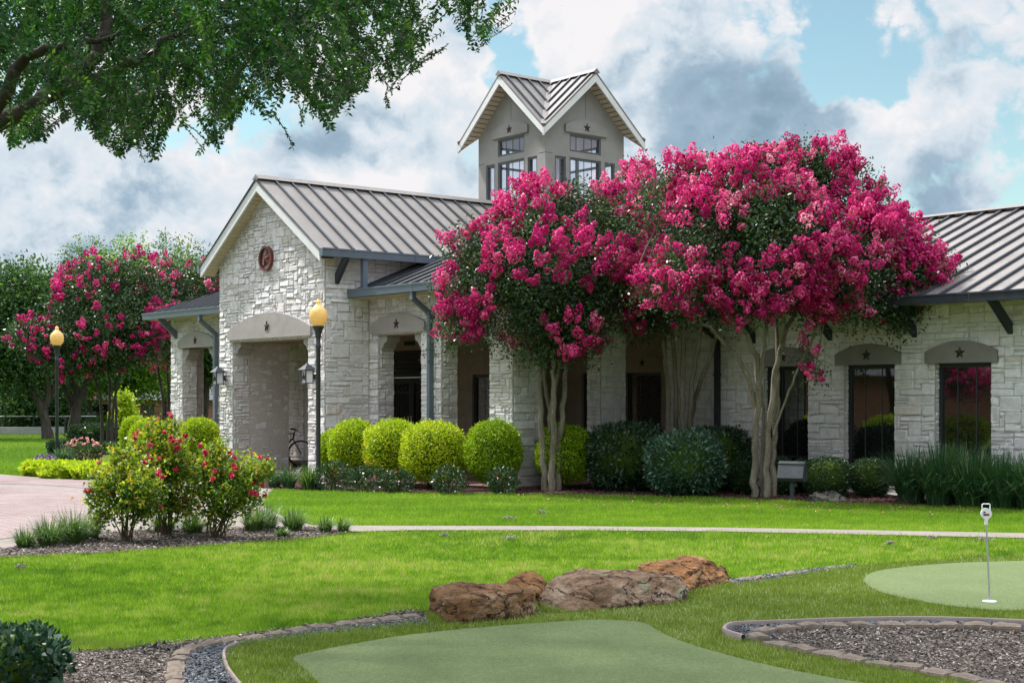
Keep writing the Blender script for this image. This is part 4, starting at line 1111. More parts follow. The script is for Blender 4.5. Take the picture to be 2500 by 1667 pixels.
def scatter_chips(name, poly, n, L, Wd, mat, z, label, poly_not=None, lift=.02):
    pl = np.asarray(poly)[:, :2]; lo, hi = pl.min(0), pl.max(0); hi = np.minimum(hi, (9, 30)); lo = np.maximum(lo, (-9, 7)); out = []; c = 0
    while c < n:
        q = rng.uniform(lo, hi, size=(n, 2)); q = q[in_poly(q, pl)]
        if poly_not is not None: q = q[~in_poly(q, poly_not)]
        out.append(q); c += len(q)
        if len(q) == 0: break
    q = np.concatenate(out)[:n]; n = len(q)
    P = np.column_stack([q, z + rng.uniform(.004, lift, n)])
    A = rand_dirs(n); A[:, 2] *= .25; N = np.array((0, 0, 1.)) + rng.normal(0, .35, (n, 3))
    V, Q = leaves(P, A, N, rng.uniform(.5, 1.4, n) * L, rng.uniform(.5, 1.4, n) * Wd, .1)
    return tag(np_mesh(name, V, [Q], M[mat], tone=np.clip(rng.normal(.5, .25, n), 0, 1)), label, 'mulch', None, 'stuff')
scatter_chips('bark_mulch', side_bed, 16000, .040, .011, 'chip', .005, 'weathered bark mulch inside the curve of edging blocks near the glossy shrub')
scatter_chips('bark_mulch', bed_i, 12000, .040, .011, 'chip', .036, 'weathered bark mulch inside the block ring beside the putting green')
scatter_chips('bark_mulch', rose_bed, 12000, .050, .014, 'chip', .016, 'weathered bark mulch under the rose bushes')
scatter_chips('bark_mulch', bed_front + bed_back, 16000, .055, .018, 'chip_red', .008, 'dark red mulch along the foot of the clubhouse shrubs')
def pebbles(name, poly, n, r, z, label, poly_not=None):
    pl = np.asarray(poly)[:, :2]; lo, hi = pl.min(0), pl.max(0); lo = np.maximum(lo, (-5, 8)); hi = np.minimum(hi, (6.5, 20)); out = []; c = 0; tries = 0
    while c < n and tries < 40:
        q = rng.uniform(lo, hi, size=(n * 3, 2)); q = q[in_poly(q, pl)]
        if poly_not is not None: q = q[~in_poly(q, poly_not)]
        out.append(q); c += len(q); tries += 1
    q = np.concatenate(out)[:n]; n = len(q)
    oct_ = np.array([(1, 0, 0), (-1, 0, 0), (0, 1, 0), (0, -1, 0), (0, 0, 1), (0, 0, -1)], float); fa = np.array([(0, 2, 4), (2, 1, 4), (1, 3, 4), (3, 0, 4), (2, 0, 5), (1, 2, 5), (3, 1, 5), (0, 3, 5)])
    V = oct_[None] * rng.uniform(.6, 1.35, (n, 6, 1)) * np.stack([rng.uniform(.8, 1.5, n), rng.uniform(.6, 1.1, n), rng.uniform(.35, .7, n)], 1)[:, None, :] * r
    V += rng.normal(0, r * .12, V.shape); a = rng.uniform(0, 6.28, n); ca, sa = np.cos(a)[:, None], np.sin(a)[:, None]
    X = V[..., 0] * ca - V[..., 1] * sa; Yv = V[..., 0] * sa + V[..., 1] * ca; V = np.stack([X, Yv, V[..., 2] + rng.normal(0, r * .25, (n, 1)) * V[..., 0] / r], 2)
    V += np.column_stack([q, z + rng.uniform(.3, 1.0, n) * r])[:, None, :]
    Fc = (fa[None] + 6 * np.arange(n)[:, None, None]).reshape(-1, 3)
    return tag(np_mesh(name, V.reshape(-1, 3), [Fc], M['pebble'], tone=np.repeat(np.clip(rng.normal(.45, .25, n), 0, 1), 8)), label, 'gravel', None, 'stuff')
pebbles('slate_gravel', corner_gravel, 3600, .017, .009, 'dark slate gravel between the curved block row and the turf edge')
pebbles('slate_gravel', back_gravel, 900, .016, .009, 'thin strip of slate gravel beyond the boulders')
pebbles('slate_gravel', bed_o, 3800, .017, .028, 'dark slate gravel inside the rubber edging of the ring bed', bed_i)
# petals dropped on the far lawn
P = sample_px([(1200, 1207), (1700, 1213), (2057, 1229), (2450, 1244), (2300, 1262), (1900, 1250), (1500, 1240), (1250, 1225)], 300)
n = len(P); P[:, 2] = .035
V, Q = leaves(P, rand_dirs(n) * (1, 1, .2), np.array((0, 0, 1.)) + rng.normal(0, .4, (n, 3)), .032, .028, .1)
tag(np_mesh('fallen_petals', V, [Q], M['petal_litter'], tone=rng.random(n)), 'fallen pink petals scattered on the grass below the crape myrtles', 'petals', None, 'stuff')

# ================================================================== plants
def lobes_px(lst, Y, rs=1.0):
    """crown lobes: (u, v, radius in photograph pixels, depth offset in metres)"""
    return [(at(u, v, Y + d), r * rs * (Y + d) / F) for u, v, r, d in lst]
def shell(lobes, n, lo=.72, hi=1.05, inside=.62, flat=1.0):
    w = np.array([r * r for _, r in lobes]); k = rng.choice(len(lobes), size=n * 2, p=w / w.sum())
    C = np.array([c for c, _ in lobes])[k]; Rr = np.array([r for _, r in lobes])[k]
    D_ = rand_dirs(len(k)); P = C + D_ * (Rr * rng.uniform(lo, hi, len(k)))[:, None] * np.array((1, 1, flat))
    ok = np.ones(len(k), bool)
    for j, (c, r) in enumerate(lobes): ok &= (k == j) | (np.linalg.norm((P - c) / np.array((1, 1, flat)), axis=1) > r * inside)
    P, D_ = P[ok][:n], D_[ok][:n]
    return P, D_
def n3(P, s, seed=0):
    a = vnoise(np.column_stack([P[:, 0] + P[:, 2] * .7, P[:, 1] - P[:, 2] * .4]), s, seed); b = vnoise(np.column_stack([P[:, 2] + P[:, 0] * .3, P[:, 1] + P[:, 0] * .6]), s, seed + 3)
    return (a + b) / 2
def leaf_cloud(P, per, spread, L, Wd, up=.4, tone_mu=.5, tone_sd=.22, droop=0.0):
    n = len(P) * per; B = np.repeat(P, per, 0) + rng.normal(0, spread, (n, 3))
    A = rand_dirs(n); A[:, 2] -= droop; N = rand_dirs(n) + np.array((0, 0, up))
    t = np.repeat(rng.normal(0, tone_sd * .6, len(P)), per) + rng.normal(tone_mu, tone_sd, n)
    V, Q = leaves(B, A, N, L * rng.uniform(.65, 1.25, n), Wd * rng.uniform(.7, 1.2, n), .12)
    return V, Q, np.clip(t, 0, 1)
def panicles(P, Dr, L, Rd, per, size, mu=None):
    """cone-shaped flower heads made of crumpled florets"""
    K = len(P); Ax = unit(Dr + np.array((0, 0, .7)) + rng.normal(0, .42, (K, 3))); T1 = unit(np.cross(Ax, rand_dirs(K))); T2 = np.cross(Ax, T1)
    sc = rng.uniform(.42, 1.42, K); h = rng.random((K, per)) ** .9; ang = rng.uniform(0, 6.28, (K, per))
    lump = 1 + .28 * np.sin(ang * 3 + rng.uniform(0, 6, (K, 1)) + h * 9)
    r = Rd * sc[:, None] * np.sqrt(np.clip(1.03 - h ** 1.4, 0, 1)) * np.minimum(1, .45 + h * 3) * lump * rng.uniform(.8, 1.05, (K, per))
    rad = np.cos(ang)[..., None] * T1[:, None] + np.sin(ang)[..., None] * T2[:, None]
    B = P[:, None] + Ax[:, None] * (h * L * sc[:, None])[..., None] + rad * r[..., None]
    N = unit(rad + Ax[:, None] * (h[..., None] * .9) + rng.normal(0, .28, rad.shape)); A = rng.normal(size=N.shape)
    t = (rng.normal(.45, .20, K) if mu is None else mu)[:, None] + rng.normal(0, .16, (K, per)); n = K * per
    N, A = N.reshape(n, 3), A.reshape(n, 3); A = A - N * np.sum(A * N, 1, keepdims=True)
    V, Q = leaves(B.reshape(n, 3) - unit(A) * size * .5, A, N, size * rng.uniform(.7, 1.3, n), size * rng.uniform(.7, 1.2, n), .3)
    return V, Q, np.clip(t.ravel(), 0, 1)
def trunk_mb(stems, lobes, Y, extra_r=.022, twigs=5, twig_len=.9, thin=1.0):
    """stems: lists of (u, v, depth offset, radius px); limbs then run on into the lobes of the crown"""
    mb = MB(); ends = []
    for st in stems:
        pts = [at(u, v, Y + d) for u, v, d, r in st]; rad = [r * thin * Y / F for *_, r in st]
        L = smooth_line(pts, 5); Rr = np.interp(np.linspace(0, 1, len(L)), np.linspace(0, 1, len(rad)), rad)
        L = L + rng.normal(0, .012, L.shape) * (np.arange(len(L)) > 0)[:, None]
        mb.tube(L, Rr, 8); ends.append((L[-1], Rr[-1], unit(L[-1] - L[-4])))
    for c, r in lobes:
        e, er, ed = min(ends, key=lambda q: np.linalg.norm(q[0] - c)); mid = e + ed * np.linalg.norm(c - e) * .45 + rng.normal(0, .06, 3)
        L = smooth_line([e, mid, c], 5); mb.tube(L, np.linspace(min(er * .8, extra_r), .009, len(L)), 6)
        for k in range(twigs):
            d = rand_dirs(1)[0]; d[2] = abs(d[2]) * .7; p = c + d * r * twig_len; q = (c + p) / 2 + rng.normal(0, .08, 3)
            mb.tube([c, q, p], [.009, .006, .003], 5)
    return mb
def crape(name, label, stems, lobes, Y, n_cl, n_pan, group, bloom_lo=.0, per=84, pan=(.25, .088), bark='crape_bark', low=-.5, seed=0, flower='blossom', fl_size=.044, tone_mu=.5, leaf_k=1.0):
    lb = lobes_px(lobes, Y); root = empty(name, gp(*label[1])) ; tag(root, label[0], 'tree', group)
    mb = trunk_mb(stems, lb, Y, thin=.72)
    tr = mb.build('trunk', [M[bark]], root, True); tr.matrix_parent_inverse = Matrix.Translation(-root.location)
    P, D_ = shell(lb, n_cl, .45, 1.02, .35); P = P + rng.normal(0, .07, P.shape)
    V, Q, t = leaf_cloud(P, 26, .14, .075 * leaf_k, .038 * leaf_k, .5, .42)
    cr = np_mesh('crown', V, [Q], M['crape_leaf'], root, t); cr.matrix_parent_inverse = Matrix.Translation(-root.location)
    sub = []
    for c, r in lb:
        for k in range(7):
            d = rand_dirs(1)[0]; d[2] = d[2] * .8 + .12; sub.append((c + d * r * rng.uniform(.55, .85), r * rng.uniform(.28, .52)))
    P, D_ = shell(sub, n_pan * 4, .95, 1.25, .80)
    for c, r in lb: 
        k = np.linalg.norm(P - c, axis=1) > r * .80; P, D_ = P[k], D_[k]
    g = .42 * n3(P, 4.5, seed) + .05 * D_[:, 2] - .14 * D_[:, 1] + .60 * rng.random(len(P))
    k = np.argsort(-g)[:n_pan] if bloom_lo == 0 else np.where(g > bloom_lo)[0][:n_pan]
    P, D_ = P[k], D_[k]
    V, Q, t = panicles(P, D_, pan[0], pan[1], per, fl_size, np.clip(.38 + .5 * (n3(P, 1.4, seed + 9) - .4) + rng.normal(0, .20, len(P)), 0, 1) + tone_mu - .5)
    bl = np_mesh('blossom', V, [Q], M[flower], root, t); bl.matrix_parent_inverse = Matrix.Translation(-root.location)
    return root
CG = 'crape myrtles in full pink bloom before the clubhouse'
# front left myrtle
Y1 = 26.75
crape('crape_myrtle', ('smaller pink crape myrtle on several slim trunks standing before the square corner pier', (1345, 1199)),
      [[(1330, 1199, 0, 13), (1327, 1120, 0, 11), (1318, 1000, .05, 10), (1318, 900, .1, 8)], [(1345, 1199, -.08, 14), (1350, 1100, -.1, 11), (1352, 960, -.15, 9), (1350, 880, -.2, 7)],
       [(1340, 1199, .12, 10), (1342, 1090, .15, 9), (1345, 1000, .2, 8), (1372, 880, .25, 6)], [(1362, 1199, .02, 12), (1362, 1090, 0, 10), (1372, 1040, 0, 9), (1379, 930, .05, 8), (1382, 870, .1, 6)],
       [(1352, 1199, .2, 8), (1352, 1060, .25, 8), (1335, 960, .3, 7), (1325, 870, .35, 6)]],
      [(1330, 558, 100, .3), (1230, 612, 92, 0), (1430, 545, 95, .5), (1180, 680, 95, -.2), (1330, 660, 140, -.5), (1460, 640, 120, .2), (1125, 730, 60, .1), (1250, 760, 100, -.4), (1400, 780, 100, -.3), (1330, 840, 65, -.3), (1480, 730, 75, -.2), (1105, 800, 45, -.1), (1330, 640, 120, .9), (1280, 560, 60, .1), (1150, 610, 55, 0), (1390, 512, 52, .4), (1500, 590, 85, .5)], Y1, 1800, 690, CG, seed=11)
# middle myrtle
Y2_ = 28.0
crape('crape_myrtle', ('pink crape myrtle with straight upright trunks rising behind the blue-green bush', (1660, 1188)),
      [[(1632, 1188, 0, 10), (1630, 1040, 0, 9), (1628, 930, 0, 8), (1618, 830, 0, 7)], [(1650, 1188, .1, 11), (1652, 1040, .1, 9), (1648, 920, .1, 8), (1640, 800, .2, 7)], [(1664, 1188, -.1, 12), (1668, 1040, -.1, 10), (1668, 900, -.1, 9), (1670, 780, 0, 7)],
       [(1680, 1188, .05, 10), (1684, 1040, 0, 9), (1690, 930, 0, 8), (1712, 790, 0, 7)], [(1686, 1188, .2, 9), (1688, 1020, .2, 8), (1712, 930, .2, 7), (1742, 850, .2, 6), (1752, 790, .2, 5)]],
      [(1500, 530, 72, .5), (1585, 458, 58, .4), (1550, 520, 75, .1), (1530, 590, 120, .4), (1640, 590, 120, .6), (1560, 700, 90, .1), (1670, 720, 90, .2), (1590, 770, 55, -.3), (1500, 700, 60, .2), (1740, 640, 110, .6)], Y2_, 1000, 380, CG, seed=21)
# front right myrtle
Y3 = 25.1
crape('crape_myrtle', ('broadest pink crape myrtle on two pale main trunks beside the grey floodlight', (1860, 1214)),
      [[(1842, 1214, 0, 13), (1842, 1120, 0, 11), (1848, 1000, 0, 10), (1850, 900, -.05, 10), (1815, 800, -.2, 7), (1760, 740, -.3, 5)], [(1846, 1060, .02, 10), (1832, 940, .05, 9), (1790, 860, .1, 7), (1720, 790, .2, 5), (1690, 760, .2, 4)],
       [(1852, 950, -.05, 9), (1862, 860, -.1, 8), (1870, 780, -.2, 6)], [(1872, 1214, .0, 13), (1874, 1100, 0, 11), (1886, 980, 0, 10), (1904, 860, 0, 10), (1935, 770, .1, 7), (1985, 690, .2, 5)],
       [(1888, 1214, .1, 12), (1886, 1110, .1, 11), (1896, 1000, .15, 9), (1898, 900, .2, 8), (1895, 780, .3, 6)], [(1908, 850, 0, 7), (1910, 780, -.2, 6), (1930, 700, -.4, 5)], [(1860, 1214, .15, 8), (1862, 1100, .2, 7), (1864, 1000, .25, 6), (1840, 860, .3, 5)],
       [(1888, 1060, -.02, 4), (1915, 985, -.08, 4), (1950, 900, -.2, 4), (2000, 790, -.3, 4)]],
      [(1960, 450, 92, .2), (1840, 470, 95, -.2), (1720, 480, 85, .2), (1620, 500, 75, .3), (2070, 500, 100, .3), (2150, 580, 80, .4), (1740, 590, 120, -.5), (1900, 600, 150, -.7), (2060, 640, 120, -.4), (2200, 680, 80, .2), (2275, 690, 58, .3), (1680, 680, 90, -.6), (1820, 710, 90, -.8),
       (2190, 760, 55, .1), (1610, 700, 55, -.4), (2090, 730, 70, -.2), (1990, 730, 60, -.3), (1900, 560, 130, .9), (2240, 745, 45, .2), (1965, 865, 22, -.2), (1990, 905, 16, -.2), (1960, 400, 45, .1), (1900, 420, 60, 0), (2010, 430, 60, .2), (1660, 440, 50, .2), (2210, 640, 70, .2)], Y3, 2500, 1280, CG, seed=31)
# myrtles at the far end of the clubhouse
CL = 'crape myrtles beyond the far end of the clubhouse'
crape('crape_myrtle', ('distant pink crape myrtle with clustered trunks left of the low porch roof', (260, 1100)),
      [[(250, 1095, 0, 6), (248, 1020, 0, 5), (242, 960, 0, 5), (225, 900, 0, 4)], [(262, 1095, .2, 6), (266, 1010, .2, 5), (268, 930, .2, 4), (262, 880, .2, 4)], [(272, 1095, -.2, 6), (276, 1000, -.2, 5), (288, 940, -.2, 4), (300, 880, -.2, 4)], [(283, 1095, .1, 5), (284, 1010, .1, 5), (280, 930, .1, 4)]],
      [(230, 700, 80, 0), (330, 700, 80, .5), (180, 760, 60, -.3), (260, 800, 100, -.6), (360, 800, 80, .2), (110, 830, 55, -.4), (60, 820, 40, -.2), (150, 870, 55, -.5), (300, 850, 60, -.4), (220, 860, 60, -.4)], 46.0, 1300, 330, CL, per=26, pan=(.21, .075), seed=41, tone_mu=.34, fl_size=.07, bark='dark_bark', leaf_k=1.6)
crape('crape_myrtle', ('brightest distant crape myrtle rising just behind the low porch roof', (415, 1075)),
      [[(398, 1072, 0, 5), (398, 980, 0, 5), (385, 900, 0, 4), (370, 850, 0, 4)], [(408, 1072, .2, 5), (410, 960, .2, 5), (408, 880, .2, 4)], [(418, 1072, -.2, 5), (424, 970, -.2, 5), (432, 880, -.2, 4)], [(430, 1072, -.2, 5), (434, 970, -.2, 5), (448, 880, -.2, 4)]],
      [(430, 700, 65, 0), (500, 700, 60, .5), (370, 740, 60, -.3), (430, 790, 80, -.6), (500, 760, 60, .2), (400, 850, 55, -.4)], 50.0, 620, 330, CL, per=30, pan=(.25, .085), seed=51, fl_size=.07, bark='dark_bark', leaf_k=1.6, tone_mu=.62)

# ------------------------------------------------------------------ background trees
def tree(label, base, Yd, stems, lobes, n_cl, mat, group=None, leaf=(.16, .08), bark='dark_bark', name='shade_tree', spread=.34, per=24, shoots=0):
    root = empty(name, (base[0], base[1], 0)); tag(root, label, 'tree', group); inv = Matrix.Translation(-Vector((base[0], base[1], 0)))
    lb = lobes_px(lobes, Yd)
    tr = trunk_mb(stems, lb, Yd, .06, 3).build('trunk', [M[bark]], root, True); tr.matrix_parent_inverse = inv
    P, D_ = shell(lb, n_cl, .55, 1.04, .45)
    if shoots:
        S, D2 = shell(lb, shoots * 3, .95, 1.05, .9); k = np.argsort(-D2[:, 2])[:shoots]; S = S[k]; ex = []
        for s in S:
            hgt = rng.uniform(.6, 2.0); m = int(hgt / .2); ex.append(s + np.outer(np.linspace(0, 1, m), np.array((rng.normal(0, .18), rng.normal(0, .18), 1)) * hgt))
    V, Q, t = leaf_cloud(P, per, spread, leaf[0], leaf[1], .5, .45, .24)
    if shoots: V, Q, t = join([(V, Q, t), leaf_cloud(np.concatenate(ex), 12, .13, .17, .08, .3, .5, .24)])
    cr = np_mesh('crown', V, [Q], M[mat], root, t); cr.matrix_parent_inverse = inv
    return root
BT = 'trees beyond the left lawn'
def sx(u, v): p = gp(u, v); return (p[0], p[1])
tree('dark leafy tree with a leaning forked trunk on the far lawn', sx(116, 1071), 58.9,
     [[(118, 1073, 0, 16), (112, 1040, 0, 12), (100, 990, 0, 10), (75, 950, 0, 8), (40, 900, 0, 6), (20, 860, 0, 4)], [(106, 1000, 0, 9), (118, 960, 0, 8), (108, 900, 0, 6), (95, 850, 0, 5)], [(104, 1000, .3, 9), (130, 950, .3, 7), (128, 880, .3, 5)]],
     [(-60, 740, 110, 0), (40, 730, 85, .5), (-20, 820, 100, -.5), (60, 800, 80, 0), (30, 900, 60, -.4), (100, 860, 60, 0), (-90, 880, 90, 0), (90, 715, 55, 1)], 1300, 'tree_leaf_dark', BT, leaf=(.19, .10))
tree('dark tree with a thick forked trunk close to the distant lamp post', sx(180, 1068), 60.5,
     [[(178, 1070, 0, 16), (182, 1030, 0, 14), (188, 990, 0, 11), (185, 950, 0, 8), (160, 900, 0, 5)], [(186, 1000, 0, 10), (205, 950, 0, 9), (230, 910, 0, 7), (250, 870, 0, 5)], [(182, 1010, .2, 8), (165, 960, .2, 7), (140, 920, .2, 5)]],
     [(150, 840, 60, 0), (220, 850, 55, .4), (120, 880, 50, -.3), (260, 880, 45, 0)], 380, 'tree_leaf_dark', BT, leaf=(.19, .10))
for i, (u, v, r, Yd, mt, lab) in enumerate([(85, 800, 100, 70, 'tree_leaf_dark', 'tall dusky tree at the far left of the background row'), (215, 712, 80, 76, 'tree_leaf', 'mid green tree with upright shoots second in the background row'),
        (310, 715, 85, 72, 'tree_leaf_light', 'sunlit yellow green tree at the middle of the background row'), (405, 708, 80, 80, 'tree_leaf', 'feathery green tree above the low porch roof'), (500, 705, 75, 78, 'tree_leaf', 'feathery green tree against the gable rake'), (575, 750, 65, 84, 'tree_leaf', 'green tree mostly hidden behind the gable')]):
    b = at(u, HZ, Yd)
    tree(lab, (b[0], b[1]), Yd, [[(u, HZ + EYE * F / Yd, 0, 9), (u + 4, 900, 0, 8), (u, 800, 0, 6)]],
         [(u, v, r * .8, 0), (u - r * .6, v + r * .5, r * .7, .6), (u + r * .6, v + r * .5, r * .7, -.5), (u, v + r * 1.3, r * .95, -1.0), (u - r * .5, v + r * 2.1, r * .8, .4), (u + r * .5, v + r * 2.2, r * .8, .5)], 1300, mt, BT, leaf=(.20, .10), spread=.40, shoots=75)
for u, Yd, lab in ((-120, 95, 'tall dark tree closing the view at the far left'), (40, 105, 'dark tree filling the gap behind the leaning trunk'), (170, 100, 'dark tree filling the gap behind the lamp post'), (300, 110, 'distant tree above the brown picket fence'), (420, 104, 'distant tree behind the clustered far trunks')):
    b = at(u, HZ, Yd)
    tree(lab, (b[0], b[1]), Yd, [[(u, HZ + EYE * F / Yd, 0, 7), (u + 4, 960, 0, 6), (u, 900, 0, 5)]], [(u, 780, 80, 0), (u - 60, 860, 75, 1), (u + 60, 860, 75, -1), (u, 920, 70, -1.5), (u - 70, 945, 50, 0), (u + 70, 945, 50, 0)], 620, 'tree_leaf_light', BT, leaf=(.32, .17), spread=.5)
for u, v, Yd, r, lab in ((55, 1052, 72, 26, 'pale pink myrtle beside the black screen fence'), (5, 1052, 76, 30, 'pale pink myrtle at the far end of the screen fence'), (170, 1046, 80, 24, 'pale pink myrtle behind the dark forked trunk')):
    crape('pale_myrtle', (lab, (u, v)), [[(u - 4, v, 0, 2.5), (u - 6, v - 30, 0, 2), (u - 14, v - 55, 0, 2)], [(u + 3, v, 0, 2.5), (u + 5, v - 30, 0, 2), (u + 12, v - 55, 0, 2)]], [(u - 20, v - 75, r, 0), (u + 18, v - 78, r, .3), (u, v - 92, r, 0)], Yd, 160, 60, 'pale distant myrtles', per=24, pan=(.40, .18), seed=61, flower='pale_blossom', fl_size=.13, leaf_k=2.4)
tree('small lime green sapling before the brown picket fence', sx(305, 1042), 62, [[(305, 1066, 0, 2.5), (305, 1020, 0, 2)]], [(305, 1000, 16, 0), (303, 975, 12, 0), (310, 1015, 15, .2), (298, 1018, 13, -.2)], 130, 'lime_leaf', None, leaf=(.16, .09), name='sapling', spread=.16)
# trees and a house out of the frame to the left, seen in the window glass
for X, Y_, lab in ((-16.0, 21.0, 'forked shade tree across the driveway, nearest the house'), (-17.5, 24.2, 'forked shade tree across the driveway, in the middle of its row'), (-15.5, 28.5, 'forked shade tree across the driveway, nearest the far lawn')):
    def q(x, z): return (CX + F * (X + x) / Y_, HZ - F * (z - EYE) / Y_)
    tree(lab, (X, Y_), Y_, [[(*q(0, 0), 0, 26), (*q(.1, 1.2), 0, 22), (*q(.5, 2.4), .2, 15), (*q(.9, 3.4), .3, 9)], [(*q(.05, 1.1), .1, 18), (*q(-.5, 2.3), -.6, 13), (*q(-1.0, 3.3), -1.0, 8)]],
         [(*q(0, 4.9), 220, 0), (*q(1.3, 4.2), 180, -.8), (*q(-1.3, 4.3), 180, .9), (*q(.4, 4.0), 190, 1.4), (*q(-.3, 3.9), 180, -1.5)], 500, 'tree_leaf_dark', 'shade trees across the driveway')
def refl(X, Y_, z): return CX + F * X / Y_, HZ - F * (z - EYE) / Y_
kk = F / 23.0
crape('crape_myrtle', ('pink crape myrtle across the driveway, facing the wing windows', refl(-13.6, 23.0, 0)), [[(*refl(-13.6, 23, 0), 0, 12), (*refl(-13.5, 23, 1.0), 0, 10), (*refl(-13.1, 23, 1.8), 0, 8)], [(*refl(-13.7, 23, 0), .1, 12), (*refl(-13.9, 23, 1.0), .1, 9), (*refl(-14.3, 23, 1.9), .2, 7)]],
      [(*refl(-13.6, 23, 2.9), .9 * kk, 0), (*refl(-12.9, 23, 2.4), .7 * kk, .3), (*refl(-14.3, 23, 2.4), .7 * kk, -.3), (*refl(-13.6, 23, 2.2), .7 * kk, -.8)], 23.0, 420, 260, 'crape myrtle across the driveway', seed=71, per=40)
r = empty('brick_house', (-34, 24, 0), R(80)); tag(r, 'long red brick house with a grey roof across the driveway', 'house')
mb = MB(); mb.box(-14, 14, 0, 8, 0, 2.7); mb.build('wall', [M['brick_red']], r)
mb = MB(); mb.prism([(-.6, 2.7), (8.6, 2.7), (4, 5.0)], 'x', -14.6, 14.6); mb.build('roof', [M['flood_grey']], r)


# ------------------------------------------------------------------ the elm that hangs over the view
elm = empty('elm_tree', (-5.9, 11.6, 0)); tag(elm, 'large dark green elm whose drooping leafy branches hang over the sky', 'tree')
inv = Matrix.Translation(Vector((5.9, -11.6, 0)))
mb = MB()
def limb(px, Yd, n=6):
    pts = [at(u, v, y) for (u, v, r), y in zip(px, np.linspace(Yd[0], Yd[1], len(px)))]; rad = [r * Yd[0] / F for *_, r in px]
    rad = [q * .82 for q in rad]; L = smooth_line(pts, n); mb.tube(L + rng.normal(0, .010, L.shape), np.interp(np.linspace(0, 1, len(L)), np.linspace(0, 1, len(rad)), rad), 10)
tr0 = smooth_line([(-5.9, 11.6, -.05), (-5.85, 11.6, 1.0), (-5.6, 11.55, 2.4), at(-300, 390, 11.5)], 6)
mb.tube(tr0, np.linspace(.30, .17, len(tr0)), 12)
limb([(-300, 390, 50), (-120, 350, 34), (0, 297, 28), (110, 245, 25), (205, 172, 22), (246, 112, 19), (258, 53, 17), (272, -30, 15), (330, -160, 10)], (11.5, 12.2))
limb([(150, 222, 16), (235, 192, 15), (320, 155, 13), (440, 82, 9), (640, 55, 6), (820, 20, 4), (1000, -20, 3)], (11.75, 12.6))
limb([(-300, 390, 40), (-120, 330, 26), (0, 252, 20), (50, 152, 17), (150, 112, 12), (250, 98, 8), (380, 60, 5)], (11.4, 11.0))
limb([(-300, 390, 40), (-160, 200, 30), (-60, 60, 24), (20, -100, 18), (60, -300, 10)], (11.5, 11.5))
limb([(258, 53, 8), (330, 40, 6), (480, 45, 5), (600, 100, 4), (700, 120, 3)], (12.0, 13.5))
limb([(440, 82, 6), (560, 110, 5), (700, 150, 4), (830, 200, 3)], (12.2, 11.2))
tr = mb.build('trunk', [M['dark_bark']], elm, True); tr.matrix_parent_inverse = inv
ub = np.array([-200, 0, 50, 100, 150, 215, 280, 330, 365, 410, 455, 500, 540, 565, 600, 650, 690, 715, 750, 800, 835, 870, 945, 990, 1020, 1070, 1110, 1160, 1190, 1225, 1260])
vb = np.array([370, 365, 372, 350, 300, 330, 395, 360, 412, 400, 385, 375, 370, 300, 360, 385, 330, 360, 270, 325, 290, 265, 275, 190, 185, 210, 120, 150, 100, 70, 10])
LIMB = np.concatenate([smooth_line([np.array(q, float) for q in l], 6) for l in ([(0, 297), (110, 245), (205, 172), (246, 112), (258, 53), (272, -30)], [(205, 172), (320, 150), (440, 82), (560, 66)], [(0, 252), (50, 152), (150, 112)])])
def sprays(n, band, per=34):
    u = rng.uniform(-180, 1255, n * 3); lim = np.interp(u, ub, vb)
    v = lim - band[0] - rng.random(n * 3) ** 1.0 * (band[1] - band[0])
    dens = np.where(u < 950, 1, np.clip(1 - (u - 950) / 420, .25, 1)); nz_ = vnoise(np.column_stack([u, v * .28]), 1 / 42., 3) * .7 + .3 * vnoise(np.column_stack([u, v]), 1 / 90., 4)
    k = (rng.random(n * 3) < dens) & (nz_ > (.47 if band[1] < 160 else .22)); u, v = u[k][:n], v[k][:n]; n = len(u)
    Yd = rng.uniform(9.6, 15.0, n); dl = np.min(np.hypot(u[:, None] - LIMB[None, :, 0], v[:, None] - 25 - LIMB[None, :, 1]), 1); Yd = np.where(dl < 34, rng.uniform(12.6, 15.5, n), Yd); tip = np.stack([(u - CX) / F * Yd, Yd, EYE + (HZ - v) / F * Yd], 1)
    Ls = rng.uniform(.22, .60, n); az = rng.uniform(0, 6.28, n); side = np.stack([np.cos(az), np.sin(az), np.zeros(n)], 1) * rng.uniform(.3, 1.3, (n, 1))
    s = np.linspace(0, 1, per)[None, :, None]
    up = np.array((0, 0, 1.))[None, None]; B = tip[:, None] + Ls[:, None, None] * (s * up * .75 + s ** 1.3 * side[:, None] * .8)
    tang = -(up * .85 + 2 * s * side[:, None] * .9); tang = unit(tang); sd2 = unit(np.cross(tang, rand_dirs(n)[:, None])); sgn = np.where(np.arange(per) % 2 == 0, 1, -1)[None, :, None]
    A = unit(tang * .45 + sd2 * sgn * .95 + rng.normal(0, .30, B.shape)); N = unit(np.cross(tang, sd2) + rng.normal(0, .5, B.shape))
    m = n * per
    V, Q = leaves(B.reshape(m, 3), A.reshape(m, 3), N.reshape(m, 3), rng.uniform(.036, .060, m), rng.uniform(.017, .026, m), .14)
    return (V, Q, np.clip(np.repeat(rng.normal(.45, .22, n), per) + rng.normal(0, .18, m), 0, 1)), B
p1, B1 = sprays(430, (0, 120)); p2, B2 = sprays(1150, (70, 520), 36); p3, B3 = sprays(900, (150, 520), 36)
